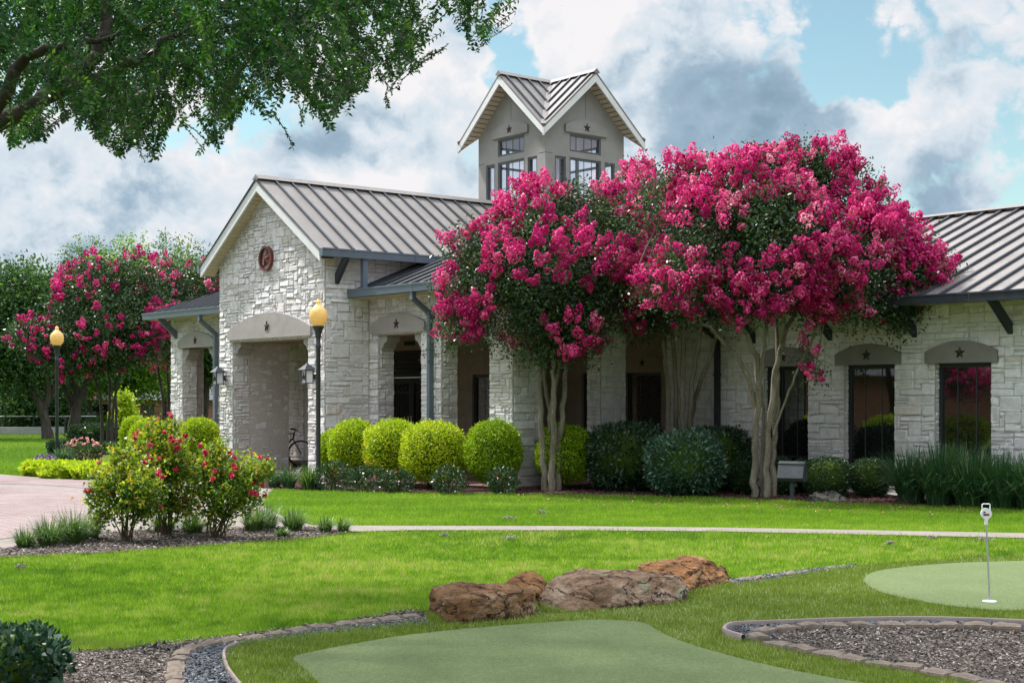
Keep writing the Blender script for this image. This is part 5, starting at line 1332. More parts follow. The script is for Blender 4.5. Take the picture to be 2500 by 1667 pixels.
# the rest of the crown, above and beside the view
n = 1500; P = np.column_stack([rng.uniform(-11, 2.5, n), rng.uniform(6.5, 17, n), rng.uniform(0, 1, n)])
P[:, 2] = 5.0 + .02 * P[:, 1] + np.maximum(0, P[:, 1] * (HZ + 60) / F - 2.6) + P[:, 2] * 4.2
pu = CX + F * P[:, 0] / P[:, 1]; P = P[~((pu > -60) & (HZ - F * (P[:, 2] - EYE) / P[:, 1] > -60))]
P = P[(np.hypot((P[:, 0] + 4.6) / 7.0, (P[:, 1] - 11.5) / 5.6) < 1) & (vnoise(P, .8, 12) > .25)]
p5, B5 = sprays(800, (200, 560), 36)
p4 = leaf_cloud(P, 22, .30, .085, .036, .4, .4, .2, .3)
V, Q, t = join([p1, p2, p3, p4, p5])
cr = np_mesh('crown', V, [Q], M['elm_leaf'], elm, t); cr.matrix_parent_inverse = inv
mb = MB()
for B in (B1, B2):
    for b in B[::1]: mb.tube(b[::8], [.0022, .0028, .0034, .004, .0046][:len(b[::8])], 3, cap=False)
tw = mb.build('twigs', [M['twig']], elm); tw.matrix_parent_inverse = inv

# ------------------------------------------------------------------ clipped and loose shrubs
def shrub(name, label, u, vbase, wpx, vtop, mat, leaf=(.045, .024), n=6500, p=2.6, group=None, cat='shrub', lift=.08, depth=1.0, rough=.05, tone=(.45, .2), seed=0, core=True, flat_bottom=.6):
    b = gp(u, vbase); Yd = b[1]; rx = wpx / 2 * Yd / F; H_ = (vbase - vtop) * Yd / F; rz = (H_ - lift) / 2; cz = lift + rz; ry_ = rx * depth
    root = empty(name, b); tag(root, label, cat, group)
    D_ = rand_dirs(int(n * 1.15)); e = 2.0 / p
    S = np.sign(D_) * np.abs(D_) ** e; S = S / (np.sum(np.abs(S) ** p, 1, keepdims=True) ** (1 / p))
    lump = 1 + rough * (2 * n3(D_ * 1.0 + seed * 3.1, 3.2, seed) - 1)
    S = S * lump[:, None]; S[:, 2] = np.where(S[:, 2] < 0, S[:, 2] * (flat_bottom + .4), S[:, 2])
    k = np.where(rng.random(len(S)) < .03, rng.uniform(1.02, 1.11, len(S)), rng.uniform(.86, 1.03, len(S)))[:, None]
    P = S * k * np.array((rx, ry_, rz)) + np.array((0, 0, cz)); m = len(P)
    A = unit(D_ * .8 + rng.normal(0, .7, (m, 3)) + np.array((0, 0, .35))); N = unit(D_ + rng.normal(0, .6, (m, 3)))
    t = rng.normal(tone[0], tone[1], m) + .35 * (n3(P * 1.0 + seed, 2.6, seed + 5) - .5)
    V, Q = leaves(P, A, N, leaf[0] * rng.uniform(.7, 1.3, m), leaf[1] * rng.uniform(.7, 1.3, m), .15)
    np_mesh('foliage', V, [Q], M[mat], root, np.clip(t, 0, 1))
    mb = MB()
    for i in range(7):
        a = rng.uniform(0, 6.28); mb.tube([(rx * .12 * math.cos(a), ry_ * .12 * math.sin(a), -.02), (rx * .3 * math.cos(a), ry_ * .3 * math.sin(a), cz * .6), (rx * .55 * math.cos(a), ry_ * .55 * math.sin(a), cz * 1.1)], [.016, .012, .006], 5)
    mb.build('stems', [M['twig']], root)
    if core:  # solid core added within the leaf shell to block light
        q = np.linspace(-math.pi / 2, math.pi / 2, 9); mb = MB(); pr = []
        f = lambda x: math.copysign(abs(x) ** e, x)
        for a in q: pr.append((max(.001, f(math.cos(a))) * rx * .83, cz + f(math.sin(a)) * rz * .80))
        mb.lathe(pr, 14); c = mb.build('opaque_core', [M['core']], root, True)
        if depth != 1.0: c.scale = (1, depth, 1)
    return root
GS_ = 'clipped golden shrubs along the clubhouse'
for i, (u, vb_, w, vt, lab) in enumerate([
    (822, 1180, 90, 1048, 'clipped golden shrub half hidden behind its neighbour by the near lamp post'), (866, 1184, 122, 1026, 'rounded golden green shrub nearest the near lamp post'), (958, 1188, 142, 1028, 'yellow topped clipped shrub before the entrance doors'),
    (1057, 1193, 160, 1028, 'largest yellow clipped shrub under the downspout'), (1204, 1196, 138, 1027, 'green clipped shrub before the square corner pier'), (1374, 1195, 134, 1037, 'lime green clipped shrub behind the slim myrtle trunks'),
    (488, 1146, 98, 1020, 'golden clipped shrub against the left gable corner'), (362, 1142, 88, 1024, 'golden clipped shrub behind the tallest rose bush'), (330, 1130, 70, 1018, 'golden clipped shrub farthest along the low porch')]):
    shrub('clipped_shrub', lab, u, vb_, w, vt, 'gold_leaf', (.046, .024), 11000, 2.25, GS_, seed=i, tone=((.42, .2), (.44, .2), (.54, .2), (.58, .2), (.28, .2), (.20, .2), (.42, .2), (.5, .2), (.42, .2))[i], rough=.11, lift=.12)
shrub('pittosporum_bush', 'dark green bush left of the straight myrtle trunks', 1528, 1197, 190, 1033, 'hedge_leaf', (.085, .034), 5200, 2.6, None, rough=.14, seed=21, lift=.02)
shrub('pittosporum_bush', 'blue-green leafy bush in front of the straight myrtle trunks', 1668, 1209, 186, 1055, 'pitto_leaf', (.085, .034), 5600, 2.5, None, rough=.14, seed=22, lift=.02)
shrub('pittosporum_bush', 'dark green bush between the blue-green bush and the pale myrtle trunks', 1760, 1197, 150, 1042, 'hedge_leaf', (.080, .034), 4200, 2.6, None, rough=.12, seed=23, lift=.02)
BX = 'low clipped boxwood balls under the wing windows'
for i, (u, vb_, w, vt, lab) in enumerate([(1815, 1207, 60, 1128, 'small boxwood ball left of the pale myrtle trunks'), (1908, 1208, 62, 1118, 'boxwood ball behind the grey floodlight'), (2020, 1213, 118, 1116, 'largest boxwood ball above the grey field stone'), (2124, 1213, 94, 1120, 'boxwood ball beside the tall strap grass'), (1958, 1204, 50, 1122, 'boxwood ball squeezed between the floodlight and the largest ball')]):
    shrub('boxwood_ball', lab, u, vb_, w, vt, 'dark_leaf', (.036, .020), 5200, 2.4, BX, seed=30 + i, lift=.02, rough=.05)
shrub('corner_shrub', 'glossy dark leaved shrub at the near corner of the mulch bed', 20, 1690, 270, 1535, 'glossy_leaf', (.062, .034), 1500, 2.4, None, rough=.2, seed=40, lift=.0, core=True, tone=(.5, .25))
shrub('evergreen_mound', 'broad dark evergreen mound behind the concrete planter', 238, 1092, 130, 1036, 'hedge_leaf', (.11, .055), 4200, 2.6, None, rough=.1, seed=41)
shrub('low_hedge', 'low brownish clipped hedge behind the pink shrub roses', 272, 1108, 70, 1079, 'dark_leaf', (.05, .03), 3000, 4, None, rough=.03, seed=42, tone=(.7, .2))
shrub('evergreen_mound', 'small dark evergreen beside the distant lamp base', 148, 1112, 56, 1080, 'hedge_leaf', (.12, .06), 1500, 2.3, None, rough=.2, seed=43)
shrub('evergreen_mound', 'pale green shrub before the brown picket fence', 318, 1046, 70, 1014, 'tree_leaf_light', (.16, .09), 1500, 2.4, None, rough=.12, seed=44)
shrub('evergreen_mound', 'round green shrub at the foot of the sapling', 252, 1048, 36, 1018, 'tree_leaf_light', (.16, .09), 900, 2.2, None, rough=.12, seed=45)
def flower_heads(root, P, size, mat, per=9):
    n = len(P) * per; B = np.repeat(P, per, 0); N = unit(rng.normal(0, .6, (n, 3)) + np.array((0, -.3, .6))); A = rand_dirs(n); A = A - N * np.sum(A * N, 1, keepdims=True)
    V, Q = leaves(B, A, N, size * rng.uniform(.7, 1.1, n), size * rng.uniform(.6, .9, n), .35)
    return np_mesh('blossom', V, [Q], M[mat], root, rng.random(n))
# low dark roses at the feet of the golden shrubs
LR = 'low dark rose bushes under the golden shrubs'
for i, (u, vb_, w, vt, lab) in enumerate([(815, 1197, 80, 1128, 'low rose bush right behind the near lamp post'), (900, 1200, 100, 1140, 'low rose bush under the yellow topped shrub'), (972, 1202, 80, 1150, 'low rose bush between two yellow shrubs'), (1094, 1205, 82, 1138, 'low rose bush at the foot of the largest yellow shrub'), (1226, 1206, 80, 1140, 'low rose bush before the corner pier')]):
    r_ = shrub('low_rose_bush', lab, u, vb_, w, vt, 'hedge_leaf', (.055, .030), 900, 2.1, LR, rough=.3, seed=50 + i, lift=.0, core=False, tone=(.55, .25))
    D_ = rand_dirs(5); D_[:, 2] = abs(D_[:, 2]); rr = w / 2 * gp(u, vb_)[1] / F
    flower_heads(r_, D_ * rr * np.array((1, 1, .9)) + np.array((0, 0, rr * .7)), .03, 'rose_petal', 7)
r_ = shrub('pink_rose_bush', 'low shrub rose covered in small pale pink flowers behind the lime vines', 200, 1128, 100, 1083, 'dark_leaf', (.07, .04), 2200, 2.1, None, rough=.25, seed=60, lift=.0, core=False, tone=(.8, .25))
D_ = rand_dirs(90); D_[:, 2] = abs(D_[:, 2]); rr = 50 * gp(200, 1128)[1] / F
flower_heads(r_, D_ * rr * np.array((1.05, 1.05, 1.0)) + np.array((0, 0, .12)), .055, 'pink_petal', 6)
r_ = shrub('purple_salvia', 'low purple flowering salvia between the lawn and the lime vines', 112, 1140, 60, 1124, 'hedge_leaf', (.07, .03), 500, 2.0, None, rough=.3, seed=61, lift=0, core=False)
D_ = rand_dirs(60); D_[:, 2] = abs(D_[:, 2]); rr = 30 * gp(112, 1140)[1] / F
flower_heads(r_, D_ * rr * np.array((1, 1, .6)) + np.array((0, 0, .12)), .06, 'purple_petal', 5)
VN = 'lime sweet potato vines edging the driveway'
for i, (u, vb_, w, vt, lab) in enumerate([(98, 1160, 80, 1132, 'lime vine mound at the lawn end of the row'), (160, 1166, 96, 1134, 'lime vine mound in the middle of the row'), (228, 1168, 96, 1136, 'lime vine mound behind the first rose bush'), (300, 1170, 90, 1136, 'lime vine mound mostly hidden by the roses')]):
    shrub('sweet_potato_vine', lab, u, vb_, w, vt, 'lime_leaf', (.14, .10), 900, 2.2, VN, rough=.25, seed=70 + i, lift=.0, core=False, tone=(.5, .25))
# ------------------------------------------------------------------ strap leaved plants
def grass_clump(name, label, u, v, hpx, wpx, n, mat, wid=.008, group=None, arch=.6, seg=5):
    b = gp(u, v); Yd = b[1]; Hh, Rr = hpx * Yd / F, wpx / 2 * Yd / F; root = tag_obj = None
    az = rng.uniform(0, 6.28, n); out = rng.random(n) ** .7; Lh = Hh * rng.uniform(.5, 1.08, n)
    base = np.stack([np.cos(az), np.sin(az), np.zeros(n)], 1) * (rng.random(n) ** .5 * Rr * .35)[:, None]
    dr = np.stack([np.cos(az + rng.normal(0, .5, n)), np.sin(az + rng.normal(0, .5, n)), np.zeros(n)], 1); sidev = np.stack([-dr[:, 1], dr[:, 0], np.zeros(n)], 1)
    V = np.empty((n, seg + 1, 2, 3)); s = np.linspace(0, 1, seg + 1); drop = rng.random(n) < arch
    for k, q in enumerate(s):
        x = out * Rr * (q ** 1.6); z = Lh * np.where(drop, 1.35 * q - .75 * q * q * (.4 + out), q * (1 - .12 * q * out)); wd = wid * np.maximum(1, Yd / 16) * (1 - q) ** .6 * np.minimum(1, .5 + q * 4) * .5
        c = base + dr * x[:, None] + np.array((0, 0, 1.)) * z[:, None]; V[:, k, 0] = c - sidev * wd; V[:, k, 1] = c + sidev * wd
    i = np.arange(n)[:, None] * (seg + 1) * 2 + np.arange(seg)[None] * 2; Q = np.stack([i, i + 1, i + 3, i + 2], 2).reshape(-1, 4)
    t = np.repeat(np.clip(rng.normal(.42, .2, n) + (rng.random(n) < .05) * .5, 0, 1), seg)
    o = np_mesh(name, V.reshape(-1, 3), [Q], M[mat], tone=t); o.location = b
    return tag(o, label, 'grass plant', group)
TG = 'tall strap grass under the last wing window'
for i, (u, v, h, w, lab) in enumerate([(2225, 1226, 118, 110, 'tall strap grass next to the last boxwood ball'), (2295, 1232, 138, 120, 'tall strap grass left of the widest window'), (2370, 1237, 132, 130, 'tall strap grass before the widest window'), (2445, 1241, 125, 120, 'tall strap grass behind the putting marker'), (2520, 1244, 130, 120, 'tall strap grass at the edge of the view'), (2345, 1218, 125, 120, 'tall strap grass against the wing wall')]):
    grass_clump('strap_grass', lab, u, v, h * 1.2, w * 1.5, 1000, 'strap_leaf', .015, TG, .55)
LG = 'liriope clumps round the rose bed'
for i, (u, v, h, w, lab) in enumerate([(62, 1340, 55, 70, 'small liriope clump at the drive end of the rose bed'), (120, 1334, 78, 100, 'wide liriope clump beside the first rose bush'), (178, 1328, 88, 105, 'tallest liriope clump beside the first rose bush'), (222, 1318, 70, 70, 'liriope clump touching the first rose bush'),
        (620, 1300, 74, 80, 'liriope clump right of the last rose bush'), (655, 1293, 66, 64, 'liriope clump behind its neighbour right of the roses'), (716, 1298, 60, 76, 'spreading liriope clump near the path end'), (795, 1302, 44, 44, 'small liriope tuft before the last one by the path'), (838, 1300, 36, 40, 'last small liriope tuft by the concrete path'),
        (470, 1304, 56, 80, 'liriope clump between the rose stems'), (400, 1300, 50, 80, 'liriope clump hidden behind the rose stems'), (690, 1312, 26, 40, 'tiny liriope seedling before the spreading clump')]):
    grass_clump('liriope', lab, u, v, h * 1.15, w * 1.45, int(120 + w * 3.2), 'variegated', .0105, LG, .8)
for u, v, h, w, m, lab in [(705, 1192, 62, 78, 'strap_leaf', 'dark strap leaved clump by the entrance'), (752, 1195, 70, 78, 'variegated', 'pale striped clump at the foot of the near lamp post'), (670, 1190, 56, 70, 'strap_leaf', 'dark strap leaved clump by the driveway edge'), (150, 1132, 44, 70, 'strap_leaf', 'dark spiky clump near the distant lamp')]:
    grass_clump('border_grass', lab, u, v, h, w, 330, m, .011, 'border grass near the entrance', .6)
# ------------------------------------------------------------------ rose bushes in the island bed
def rose_bush(label, u, v, stems, lobes, n_leaf, n_fl, seed):
    b = gp(u, v); Yd = b[1]; root = empty('rose_bush', b); tag(root, label, 'rose bush', 'red rose bushes in the island bed'); inv = Matrix.Translation(-Vector(b))
    lb = [(at(a, c, Yd + d), r * Yd / F) for a, c, r, d in lobes]
    mb = MB(); tips = []
    for k in range(stems):
        c, r = lb[k % len(lb)]; e = c + rand_dirs(1)[0] * r * .7; s = np.array(b) + np.array((rng.normal(0, .05), rng.normal(0, .05), -.01))
        m1 = s + (e - s) * .45 + np.array((0, 0, .12)) + rng.normal(0, .05, 3); L = smooth_line([s, m1, e], 5); mb.tube(L, np.linspace(.011, .004, len(L)), 6); tips.append(e)
        for j in range(3):
            q = L[rng.integers(4, len(L))]; e2 = q + (rand_dirs(1)[0] + np.array((0, 0, .5))) * .22; mb.tube([q, (q + e2) / 2 + rng.normal(0, .02, 3), e2], [.005, .004, .002], 5); tips.append(e2)
    o = mb.build('stems', [M['rose_stem']], root, True); o.matrix_parent_inverse = inv
    P, D_ = shell(lb, int(n_leaf * 1.9) // 7, .25, 1.12, .2)
    n = len(P) * 7; B = np.repeat(P, 7, 0) + rng.normal(0, .035, (n, 3)); A = unit(rand_dirs(n) + np.array((0, 0, .1))); N = rand_dirs(n) + np.array((0, 0, .9))
    zr_ = (B[:, 2] - B[:, 2].min()) / np.ptp(B[:, 2]); t = rng.normal(.42, .17, n) + np.repeat(rng.normal(0, .18, len(P)), 7) + .30 * (zr_ > .60) * rng.random(n)
    V, Q = leaves(B, A, N, rng.uniform(.036, .064, n), rng.uniform(.026, .044, n), .12)
    o = np_mesh('foliage', V, [Q], M['rose_leaf'], root, np.clip(t, 0, 1)); o.matrix_parent_inverse = inv
    P, D_ = shell(lb, n_fl * 3, .98, 1.08, .95); k = np.argsort(-(D_[:, 2] - .4 * D_[:, 1] + rng.normal(0, .35, len(P))))[:n_fl]; P = P[k]
    P = np.concatenate([P, P[::3] + rng.normal(0, .04, P[::3].shape)])
    o = flower_heads(root, P, .046, 'rose_petal', 13); o.matrix_parent_inverse = inv
    return root
rose_bush('leggy rose bush nearest the driveway, with few flowers', 315, 1324, 12, [(265, 1180, 55, 0), (320, 1150, 55, .1), (350, 1190, 60, -.15), (300, 1230, 50, -.1), (240, 1215, 35, 0), (290, 1120, 32, .1), (350, 1250, 40, 0), (250, 1260, 26, .1), (330, 1215, 50, .2)], 2900, 9, 1)
rose_bush('tallest rose bush, crowned with red flowers, in the middle of the trio', 400, 1311, 14, [(390, 1080, 55, 0), (350, 1100, 45, .1), (430, 1110, 50, -.1), (400, 1150, 60, -.1), (450, 1160, 45, 0), (380, 1050, 28, 0), (420, 1040, 25, 0), (410, 1220, 50, 0), (450, 1230, 40, .1)], 3300, 26, 2)
rose_bush('spreading rose bush nearest the lawn and the lamp post', 530, 1316, 13, [(520, 1130, 50, 0), (580, 1150, 50, .1), (560, 1190, 60, -.1), (630, 1150, 34, .1), (500, 1190, 45, 0), (600, 1210, 45, -.1), (530, 1240, 45, 0), (530, 1095, 26, 0), (650, 1140, 20, 0)], 3200, 20, 3)

# ================================================================== objects
# --- lamp posts
def lamp_post(label, x, y):
    root = empty('lamp_post', (x, y, 0)); tag(root, label, 'lamp post', 'acorn lamp posts')
    mb = MB(); mb.lathe([(.075, 0), (.075, .10), (.060, .13), (.050, .20), (.048, .24)], 16); mb.build('base', [M['lamp_black']], root, True)
    mb = MB(); mb.lathe([(.046, .22), (.043, 2.70), (.052, 2.72), (.052, 2.76), (.043, 2.78), (.044, 2.90)], 16); mb.build('pole', [M['lamp_black']], root, True)
    mb = MB(); mb.lathe([(.045, 2.89), (.055, 2.93), (.060, 2.99), (.085, 3.06), (.108, 3.09), (.112, 3.12), (.100, 3.135)], 20); mb.build('fitter', [M['lamp_black']], root, True)
    mb = MB(); mb.lathe([(.098, 3.13), (.128, 3.165), (.158, 3.22), (.175, 3.28), (.178, 3.33), (.170, 3.39), (.150, 3.44), (.118, 3.475), (.112, 3.48), (.098, 3.495), (.068, 3.52), (.045, 3.545), (.036, 3.565), (.050, 3.585), (.048, 3.605), (.030, 3.625), (.010, 3.645)], 24)
    mb.build('globe', [M['globe']], root, True)
    return root
p = gp(777, 1194); lamp_post('near lamp post with an amber acorn globe, standing at the bed edge before the entrance', p[0], p[1])
q = at(139, HZ, 37.9); lamp_post('distant lamp post with an amber acorn globe, before the far myrtle', q[0], q[1])
# --- putting marker
p = gp(2416, 1476); r = empty('putting_marker', p + np.array((0, 0, .027))); tag(r, 'slim white putting hole marker with a round Texas flag badge', 'putting marker')
top = np.array((-.028, 0, .66))
mb = MB(); mb.tube([(0, 0, 0), top], [.0085, .0075], 8); mb.build('pole', [M['galv']], r, True)
mb = MB(); mb.lathe([(.058, 0), (.062, .006), (.056, .010), (.012, .012)], 20); mb.build('cup_cover', [M['white_plastic']], r, True)
mb = MB(); c = top + np.array((-.002, 0, .098))
n = 28
ring = [(c[0] + .047 * math.sin(2 * math.pi * k / n), c[2] + .047 * math.cos(2 * math.pi * k / n)) for k in range(n)]
mb.prism(ring[::-1], 'y', -.009, .009)
mb.prism([(c[0] - .020, c[2] - .040), (c[0] - .011, c[2] - .062), (c[0] - .011, c[2] - .095), (c[0] + .013, c[2] - .095), (c[0] + .013, c[2] - .062), (c[0] + .022, c[2] - .040)][::-1], 'y', -.008, .008)
mb.tube([(c[0] - .034, 0, c[2] + .028), (c[0] - .034, 0, c[2] + .078), (c[0] - .026, 0, c[2] + .083), (c[0] + .028, 0, c[2] + .083), (c[0] + .034, 0, c[2] + .078), (c[0] + .034, 0, c[2] + .028)], .0055, 8)
hd_ = mb.build('badge', [M['white_plastic']], r)
mb = MB(); x0, z0 = c[0] - .026, c[2] - .018; w_, h_ = .052, .036
mb.box(x0, x0 + w_ * .33, -.0105, -.0092, z0, z0 + h_); mb.box(x0 + w_ * .33 + .0004, x0 + w_, -.0105, -.0092, z0, z0 + h_ * .5, 1)
sm = star_bm((x0 + w_ * .165, -.0118, z0 + h_ * .5), .0068, (1, 0, 0), (0, -1, 0), .0004)
mb.add(sm.v, sm.f, 2)
mb.build('flag', [M['flag_blue'], M['flag_red'], M['white_plastic']], hd_)
# --- edging blocks
blocks = []
for s in range(5):
    mb = MB(); rs = random.Random(s); L, Wd, Hh = .092, .066, .072
    nx, ny = 5, 4; top_ = []
    for j in range(ny):
        for i in range(nx):
            x, y = -L + 2 * L * i / (nx - 1), -Wd + 2 * Wd * j / (ny - 1); edge = i in (0, nx - 1) or j in (0, ny - 1)
            top_.append((x + rs.uniform(-.005, .005), y + rs.uniform(-.005, .005), Hh - (.016 if edge else 0) + rs.uniform(-.006, .005)))
    f = [(j * nx + i, j * nx + i + 1, (j + 1) * nx + i + 1, (j + 1) * nx + i) for j in range(ny - 1) for i in range(nx - 1)]
    rim = [i for i in range(nx)] + [j * nx + nx - 1 for j in range(1, ny)] + [(ny - 1) * nx + i for i in range(nx - 2, -1, -1)] + [j * nx for j in range(ny - 2, 0, -1)]
    v = list(top_); b = len(v); mid = b + len(rim)
    v += [(top_[i][0] * 1.05, top_[i][1] * 1.06, top_[i][2] - .018) for i in rim]; v += [(top_[i][0] * 1.04, top_[i][1] * 1.04, -.03) for i in rim]
    k = len(rim); f += [(rim[(i + 1) % k], rim[i], b + i, b + (i + 1) % k) for i in range(k)] + [(b + (i + 1) % k, b + i, mid + i, mid + (i + 1) % k) for i in range(k)]
    mb.add(v, f); o = mb.build('edging_block', [M['edging']]); blocks.append(o.data); bpy.data.objects.remove(o)
def edging_run(px, step, label, group, z=.0, scale=1.0):
    L = smooth_line([gp(u, v) for u, v in px], 10); d = np.concatenate([[0], np.cumsum(np.linalg.norm(np.diff(L, axis=0), axis=1))]); s = step / 2
    while s < d[-1]:
        p = np.array([np.interp(s, d, L[:, k]) for k in range(3)]); q = np.array([np.interp(min(s + .05, d[-1]), d, L[:, k]) for k in range(3)]); t = np.array([np.interp(max(s - .05, 0), d, L[:, k]) for k in range(3)])
        o = bpy.data.objects.new('edging_block', blocks[rng.integers(0, 5)]); COL.objects.link(o)
        o.location = (p[0] + rng.normal(0, .006), p[1] + rng.normal(0, .006), z + rng.normal(-.004, .006)); o.rotation_euler = (rng.normal(0, .05), rng.normal(0, .05), math.atan2(q[1] - t[1], q[0] - t[0]) + rng.normal(0, .10))
        k = scale * rng.uniform(.95, 1.03); o.scale = (k * step / .205, k * .84, k * .86); tag(o, label, 'edging block', group); s += step
edging_run([(432, 1740), (428, 1668), (430, 1642), (436, 1618), (462, 1594), (520, 1577), (620, 1563), (749, 1543), (872, 1528), (960, 1518), (1045, 1508)], .205, 'tan edging block in the curved row between mulch, lawn and slate gravel', 'edging blocks curving along the near mulch bed', -.008)
edging_run([(1770, 1426), (1823, 1418), (1880, 1409), (1937, 1402), (1995, 1394), (2046, 1387), (2085, 1381)], .23, 'flat tan edging block in the short row running on from the boulders', 'edging blocks beyond the boulders', -.03)
edging_run([(1868, 1578), (1850, 1570), (1868, 1560), (1925, 1553), (2020, 1546), (2212, 1543), (2403, 1550), (2500, 1556), (2640, 1566)], .215, 'tan edging block in the upper row of the ring bed', 'edging blocks along the top of the ring bed', .035)
edging_run([(1878, 1583), (1940, 1596), (2080, 1622), (2240, 1649), (2371, 1672), (2460, 1692)], .215, 'tan edging block in the lower row of the ring bed against the turf', 'edging blocks along the bottom of the ring bed', .012)
# --- rubber edging of the two gravel strips
def edging_strip(px, label, h=.05, w=.022, z=.02, close=False):
    L = smooth_line([gp(u, v) for u, v in px], 10); mb = MB(); n = len(L)
    T = unit(np.gradient(L, axis=0)); S = np.stack([-T[:, 1], T[:, 0], 0 * T[:, 0]], 1)
    prof = [(-.5, 0), (-.5, .8), (-.3, 1), (.3, 1), (.5, .8), (.5, 0)]; m = len(prof)
    v = [L[i] + S[i] * a * w + np.array((0, 0, z - .02 + b * h)) for i in range(n) for a, b in prof]
    mb.add(v, [(i * m + k, (i + 1) * m + k, (i + 1) * m + k + 1, i * m + k + 1) for i in range(n - 1) for k in range(m - 1)])
    return tag(mb.build('rubber_edging', [M['rubber']], None, True), label, 'edging')
edging_strip([(1815, 1572), (1783, 1562), (1768, 1553), (1784, 1541), (1830, 1537), (1893, 1535), (2050, 1529), (2212, 1526), (2350, 1528), (2500, 1534), (2700, 1543)], 'mauve rubber edging curving round the slate gravel of the ring bed', .062, .035, .03)
edging_strip([(650, 1760), (580, 1675), (553, 1635), (549, 1597), (580, 1580)], 'mauve rubber edging along the near curve of the turf', .045, .025, .02)
# --- boulders
def boulder(label, pts, mat, sub=3, amp=.03, sc=5.0, seed=0, base=None):
    """pts: (u, v, depth) corners of the hull"""
    P = [at(u, v, y) for u, v, y in pts]; c = np.mean(P, 0); c[2] = 0
    bm_ = __import__('bmesh'); bm = bm_.new()
    for p in P: bm.verts.new(Vector(p - c))
    for p in P: bm.verts.new(Vector((p - c) * (.97, .97, 0) + np.array((0, 0, -.06))))
    bm_.ops.convex_hull(bm, input=bm.verts)
    loose = [v for v in bm.verts if not v.link_faces]; bm_.ops.delete(bm, geom=loose, context='VERTS')
    bm_.ops.bevel(bm, geom=list(bm.edges), offset=.022, segments=1, affect='EDGES', clamp_overlap=True)
    bm_.ops.triangulate(bm, faces=list(bm.faces))
    for _ in range(4):
        ed = [e for e in bm.edges if e.calc_length() > .030]
        if not ed: break
        bm_.ops.subdivide_edges(bm, edges=ed, cuts=1); bm_.ops.triangulate(bm, faces=[f for f in bm.faces if len(f.verts) > 3])
    from mathutils import noise as mn
    bm.normal_update()
    for v in bm.verts:
        q = v.co * sc + Vector((seed * 7.3, 0, 0)); d = mn.fractal(q, .75, 2.1, 7) * amp * 1.1 - abs(mn.noise(q * .55 + Vector((3, 1, 2)))) * amp * .7 + mn.noise(Vector((v.co.x * 4, v.co.y * 4, v.co.z * 26 + v.co.x * 5))) * amp * .45
        crack = mn.noise(Vector((v.co.x * 3 + seed, v.co.y * 3, v.co.z * 7))); d -= max(0, .12 - abs(crack)) * amp * 7.0
        v.co += v.normal * d
    me = bpy.data.meshes.new('boulder'); bm.to_mesh(me); bm.free()
    me.polygons.foreach_set('use_smooth', [False] * len(me.polygons))
    o = link('boulder', me, M[mat]); o.location = c
    return tag(o, label, 'boulder')
boulder('flat topped brown boulder nearest the curved block row', [(1048, 1505, 11.5), (1052, 1440, 11.5), (1066, 1424, 11.7), (1085, 1526, 11.05), (1095, 1470, 11.05), (1140, 1424, 11.9), (1100, 1419, 12.1), (1190, 1419, 12.2), (1260, 1424, 12.2), (1310, 1440, 11.6), (1285, 1495, 11.35), (1240, 1440, 11.35), (1150, 1455, 11.1), (1220, 1512, 11.25), (1120, 1524, 11.05), (1300, 1470, 11.7), (1060, 1480, 12.2), (1300, 1460, 12.3)], 'rock_brown', amp=.020, seed=1)
boulder('small rounded brown boulder behind the gap between two larger ones', [(1222, 1430, 12.6), (1240, 1412, 12.6), (1285, 1388, 12.75), (1302, 1388, 12.8), (1322, 1402, 12.7), (1338, 1422, 12.6), (1330, 1445, 12.3), (1270, 1452, 12.2), (1235, 1450, 12.3), (1240, 1440, 13.2), (1325, 1440, 13.2), (1290, 1400, 13.0)], 'rock_orange', amp=.018, seed=2)
boulder('longest lichen crusted boulder at the centre of the group', [(1310, 1460, 11.9), (1340, 1412, 12.2), (1355, 1406, 12.4), (1380, 1394, 12.7), (1440, 1386, 12.9), (1500, 1388, 12.9), (1580, 1388, 12.9), (1630, 1396, 12.7), (1668, 1412, 12.5), (1682, 1432, 12.4), (1672, 1460, 12.2), (1560, 1474, 12.0), (1470, 1487, 11.75), (1440, 1425, 11.9), (1370, 1497, 11.6), (1330, 1490, 11.7), (1450, 1410, 12.1), (1600, 1410, 12.3), (1660, 1440, 13.0), (1340, 1440, 12.9)], 'rock_grey', amp=.020, seed=3)
boulder('tall orange boulder standing behind the longest one', [(1553, 1384, 13.4), (1565, 1370, 13.5), (1610, 1366, 13.6), (1650, 1358, 13.7), (1690, 1355, 13.8), (1730, 1366, 13.8), (1765, 1378, 13.8), (1780, 1400, 13.7), (1783, 1430, 13.4), (1740, 1442, 13.1), (1700, 1446, 13.0), (1680, 1448, 12.9), (1640, 1410, 13.1), (1700, 1380, 13.3), (1560, 1420, 13.3), (1580, 1400, 14.2), (1770, 1400, 14.4)], 'rock_orange', amp=.026, seed=4)
boulder('long grey field stone in the red mulch beside the floodlight', [(1974, 1222, 24.2), (1976, 1206, 24.3), (1992, 1198, 24.5), (2020, 1197, 24.6), (2042, 1200, 24.5), (2062, 1212, 24.4), (2074, 1222, 24.2), (2040, 1224, 23.9), (1990, 1224, 23.9), (2000, 1215, 24.9), (2060, 1218, 24.9)], 'rock_moss', amp=.03, sc=4, seed=5)
boulder('small round stone beside the dark strap leaved clump', [(693, 1194, 27.6), (696, 1187, 27.7), (706, 1185, 27.8), (714, 1188, 27.7), (718, 1194, 27.5), (705, 1195, 27.3), (705, 1190, 28.1)], 'rock_moss', amp=.01, seed=6)
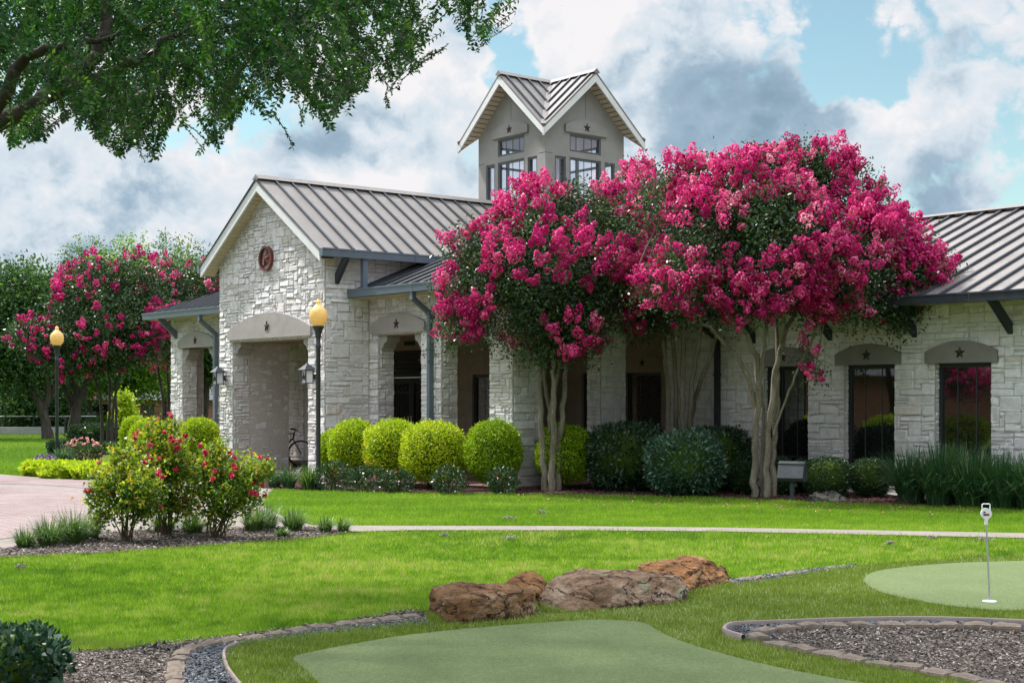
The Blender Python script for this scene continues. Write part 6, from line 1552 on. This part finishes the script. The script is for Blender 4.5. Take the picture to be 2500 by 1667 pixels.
boulder('low flat stone next to the small round one', [(716, 1195, 27.4), (722, 1190, 27.5), (736, 1191, 27.5), (742, 1195, 27.4), (730, 1197, 27.1), (730, 1192, 27.8)], 'rock_brown', amp=.008, seed=7)
boulder('fist sized grey stone lying alone on the bright lawn', [(677, 1440, 13.2), (678, 1434, 13.2), (683, 1432, 13.25), (688, 1434, 13.2), (689, 1440, 13.2), (683, 1441, 13.1), (683, 1437, 13.35)], 'rock_moss', amp=.006, seed=8)
# --- sprinkler ring and leaves on the bed edge
p = gp(953, 1510); mb = MB()
prof = [(.034, 0), (.034, .030), (.030, .036), (.018, .036), (.014, .028), (.014, 0)]
mb.lathe(prof, 18); o = mb.build('sprinkler_head', [M['rubber_tyre']], None, True); o.location = p; tag(o, 'black round sprinkler head at the lawn edge by the edging blocks', 'sprinkler')
# --- dry grass clumps left by the mower
def clump(u, v, w, label):
    b = gp(u, v); n = 260; P = np.column_stack([rng.normal(0, w * .4, n), rng.normal(0, w * .25, n), np.abs(rng.normal(0, .012, n)) + .028])
    A = rand_dirs(n) * (1, 1, .35); V, Q = leaves(P, A, np.array((0, 0, 1.)) + rng.normal(0, .5, (n, 3)), rng.uniform(.02, .05, n), .006, .1)
    o = np_mesh('dry_grass_clump', V, [Q], M['chip'], tone=np.clip(rng.normal(.8, .2, n), 0, 1)); o.location = b
    tag(o, label, 'dry grass', 'dry grass clumps on the lawns')
for u, v, w, lab in [(1243, 1320, .11, 'dry grass clump in the middle of the main lawn'), (1085, 1312, .06, 'small dry grass clump just below the concrete path'), (1322, 1254, .08, 'dry grass clump on the far lawn before the corner pier'), (1244, 1269, .12, 'wide dry grass clump just above the concrete path'), (2405, 1322, .12, 'dry grass clump behind the putting marker pole'), (2275, 1318, .07, 'small dry grass clump left of the putting marker'), (2172, 1332, .05, 'tiny dry grass clump on the lawn beyond the putting green'), (50, 1391, .06, 'dry grass clump near the drive end of the main lawn')]:
    clump(u, v, w, lab)
# --- curled dead leaves on the mulch
mb = MB()
b = gp(385, 1586); n = 14; P = b + np.column_stack([rng.normal(0, .05, n), rng.normal(0, .03, n), np.abs(rng.normal(.03, .015, n))])
V, Q = leaves(P, rand_dirs(n) + np.array((0, 0, .5)), rand_dirs(n), .055, .032, .3)
tag(np_mesh('dead_leaves', V - b, [Q], M['chip'], tone=rng.uniform(.3, 1, n)), 'curled dead leaves heaped at the lawn edge by the mulch', 'leaves').location = b
# --- floodlight
p = gp(1934, 1223); r = empty('floodlight', p, R(-28)); tag(r, 'weathered grey floodlight box tilted on a short stake', 'floodlight')
sc_ = p[1] / F
mb = MB(); mb.lathe([(.034, 0), (.034, .17), (.030, .17)], 12); mb.lathe([(.044, .15), (.046, .30), (.040, .34)], 10); mb.box(.0, .085, -.02, .02, .25, .31); mb.build('stake', [M['flood_grey']], r)
mb = MB(); q = [(-.13, .34), (.10, .34), (.15, .40), (.06, .62), (-.02, .66), (-.17, .47)]
mb.prism([(-a, z) for a, z in q][::-1], 'x', -.225, .225)
h_ = mb.build('housing', [M['flood_grey']], r)
mb = MB(); mb.prism([(.025, .668), (-.062, .628), (-.068, .640), (.018, .682)][::-1], 'x', -.232, .232); mb.build('door_frame', [M['flood_grey']], h_)
# --- small utility box by the lamp
p = gp(790, 1193); mb = MB(); mb.box(-.045, .045, -.04, .04, 0, .12, bev=.01); o = mb.build('utility_box', [M['white_plastic']]); o.location = p; tag(o, 'small pale utility box at the foot of the near lamp post', 'utility box')
# --- bicycle leaning in the entrance passage
bp_ = bw(-5.12, 2.45); bike = empty('bicycle', bp_, R(180 + 6)); tag(bike, 'black bicycle parked in the shadow of the entrance arch', 'bicycle')
def wheel(x):
    mb = MB(); r_ = .335
    def ringt(r, t, mi): mb.tube([(x + r * math.cos(a), 0, r_ + r * math.sin(a)) for a in np.linspace(0, 2 * math.pi, 41)], t, 7, mi, cap=False)
    ringt(.315, .019, 0); ringt(.292, .010, 1)
    for k in range(20):
        a = 2 * math.pi * k / 20; mb.tube([(x, .02 * (-1) ** k, r_), (x + .29 * math.cos(a), 0, r_ + .29 * math.sin(a))], .0016, 4, 1, cap=False)
    mb.tube([(x, -.035, r_), (x, .035, r_)], .02, 8, 1)
    w = mb.build('wheel', [M['rubber_tyre'], M['chrome']], bike, True)
wheel(0.0); wheel(1.02)
mb = MB(); hub, bb_, st, hd1, hd2, rh = (0, 0, .335), (.60, 0, .30), (.72, 0, .80), (.16, 0, .84), (.19, 0, .72), (1.02, 0, .335)
for a, b, t in ((hd1, hd2, .022), (hd2, bb_, .020), (hd1, st, .016), (bb_, st, .016), (st, (.74, 0, .90), .013)): mb.tube([a, b], t, 8)
for s in (-.05, .05):
    mb.tube([hd2, (.14, s, .60), (0, s, .335)], .012, 6); mb.tube([bb_, (1.02, s, .335)], .009, 6); mb.tube([st, (1.02, s, .335)], .008, 6)
mb.build('frame', [M['bike_metal']], bike, True)
mb = MB(); mb.tube([hd1, (.14, 0, .92)], .014, 8); mb.tube([(.20, -.29, .95), (.12, -.20, .935), (.10, 0, .93), (.12, .20, .935), (.20, .29, .95)], .011, 8)
for s in (-1, 1): mb.tube([(.17, s * .24, .945), (.24, s * .30, .955)], .016, 8); mb.tube([(.13, s * .18, .93), (.07, s * .22, .90)], .007, 5)
mb.build('handlebar', [M['bike_metal']], bike, True)
mb = MB(); mb.prism([(.60, .915), (.62, .935), (.88, .945), (.90, .92), (.80, .90)][::-1], 'y', -.06, .06); mb.build('saddle', [M['rubber_tyre']], bike)
mb = MB()
mb.tube([(.60 + .085 * math.cos(a), .055, .30 + .085 * math.sin(a)) for a in np.linspace(0, 6.283, 21)], .006, 5, cap=False); mb.tube([bb_, (.66, .06, .15), (.66, .13, .15)], .010, 6); mb.tube([bb_, (.54, -.06, .45), (.54, -.13, .45)], .010, 6)
mb.build('crank', [M['chrome']], bike)
# --- far left: planter, garden wall, bench, fences, bin
p = gp(168, 1112); r = empty('concrete_planter', p); tag(r, 'square grey concrete planter with a moulded rim at the lawn edge', 'planter')
k = p[1] / F; w_ = 19 * k; hh = 30 * k
mb = MB(); mb.prism([(-w_ * .8, 0), (w_ * .8, 0), (w_ * .86, hh * .62), (-w_ * .86, hh * .62)][::-1], 'y', -w_ * .8, w_ * .8); mb.build('body', [M['grey_concrete']], r)
mb = MB(); mb.box(-w_, w_, -w_, w_, hh * .62, hh * .74); mb.box(-w_ * 1.12, w_ * 1.12, -w_ * 1.12, w_ * 1.12, hh * .74, hh, bev=.02); mb.build('rim', [M['grey_concrete']], r)
a, b = gp(-260, 1062), gp(156, 1058); mb = MB(); mb.beam(a + np.array((0, 0, .15)), b + np.array((0, 0, .15)), .4, .34); o = mb.build('garden_wall', [M['grey_concrete']]); tag(o, 'low grey concrete garden wall across the far lawn', 'wall')
a, b = gp(-300, 1051), gp(330, 1048); mb = MB(); mb.beam(a + np.array((0, 0, .004)), b + np.array((0, 0, .004)), 3.0, .016); o = mb.build('footpath', [M['concrete']]); tag(o, None, None, None, 'structure')
b = gp(130, 1047); r = empty('park_bench', b, R(20)); tag(r, 'pale bench behind the leaning dark trunk', 'bench')
mb = MB(); mb.box(-.75, .75, -.2, .2, .42, .46); mb.build('seat', [M['galv']], r)
mb = MB(); mb.prism([(.20, .5), (.26, .5), (.40, 1.0), (.34, 1.0)], 'x', -.75, .75); mb.build('backrest', [M['galv']], r)
for s in (-.65, .65):
    mb = MB(); mb.box(s - .03, s + .03, -.18, .24, 0, .42); mb.build('leg', [M['iron']], r)
Yf = 78.0
r = empty('screen_fence', at(60, HZ, Yf) * (1, 1, 0)); tag(r, 'tall fence hung with black windscreen behind the far lawn', 'fence')
c = r.location; mb = MB(); xa, xb = at(-300, HZ, Yf)[0] - c[0], at(265, HZ, Yf)[0] - c[0]
mb.box(xa, xb, -.01, .01, .02, 1.32); mb.build('screen', [M['fence_screen']], r)
for i in range(6):
    x = xa + (xb - xa) * i / 5; mb = MB(); mb.tube([(x, .06, 0), (x, .06, 1.45)], .035, 8); mb.build('fence_post', [M['lamp_black']], r)
Yf = 68.0
r = empty('rail_fence', at(60, HZ, Yf) * (1, 1, 0)); tag(r, 'low fence with a single pale top rail before the black screen', 'fence')
c = r.location; xa, xb = at(-300, HZ, Yf)[0] - c[0], at(235, HZ, Yf)[0] - c[0]; mb = MB(); mb.tube([(xa, 0, .80), (xb, 0, .80)], .025, 8); mb.build('rail', [M['galv']], r)
for i in range(8):
    x = xa + (xb - xa) * i / 7; mb = MB(); mb.tube([(x, 0, 0), (x, 0, .80)], .03, 8); mb.build('fence_post', [M['lamp_black']], r)
b = gp(226, 1048); mb = MB(); mb.lathe([(.22, 0), (.24, .75), (.26, .78), (.20, .92), (.05, .95)], 14); o = mb.build('litter_bin', [M['flood_grey']]); o.location = b; tag(o, 'grey litter bin near the end of the black screen fence', 'litter bin')
Yf = 84.0
r = empty('picket_fence', at(335, HZ, Yf) * (1, 1, 0)); tag(r, 'brown iron picket fence before the brick building', 'fence')
c = r.location; xa, xb = at(290, HZ, Yf)[0] - c[0], at(470, HZ, Yf)[0] - c[0]; mb = MB(); mb.box(xa, xb, -.02, .02, .72, .77); mb.box(xa, xb, -.02, .02, .12, .17); mb.build('rail', [M['brown_fence']], r)
mb = MB(); x = xa
while x < xb: mb.box(x - .02, x + .02, -.018, .018, 0, .9); x += .13
mb.build('pickets', [M['brown_fence']], r)
Yf = 96.0; c = at(345, HZ, Yf) * (1, 1, 0); r = empty('brick_house', c); tag(r, 'low red brick house seen far off behind the picket fence', 'house')
mb = MB(); mb.box(-2.8, 5, 0, 5, 0, 1.5); mb.build('wall', [M['brick_red']], r)
mb = MB(); mb.prism([(-.5, 1.5), (5.5, 1.5), (2.5, 2.6)], 'x', -3.1, 5.3); mb.build('roof', [M['flood_grey']], r)
mb = MB(); mb.box(.0, .9, -.04, -.002, .45, 1.2); mb.build('window', [M['frame']], r)

for X, Y_, w, lab in ((-14.0, 22.2, 1.5, 'golden clipped shrub across the driveway, nearest the viewer'), (-13.8, 24.6, 1.6, 'golden clipped shrub across the driveway, in the middle'), (-13.4, 27.2, 1.5, 'golden clipped shrub across the driveway, farthest off')):
    u_, v_ = CX + F * X / Y_, HZ + F * EYE / Y_; k = F / Y_
    shrub('clipped_shrub', lab, u_, v_, w * k, v_ - 1.15 * k, 'gold_leaf', (.08, .04), 2600, 2.3, 'golden shrubs across the driveway', seed=int(Y_), lift=.1)
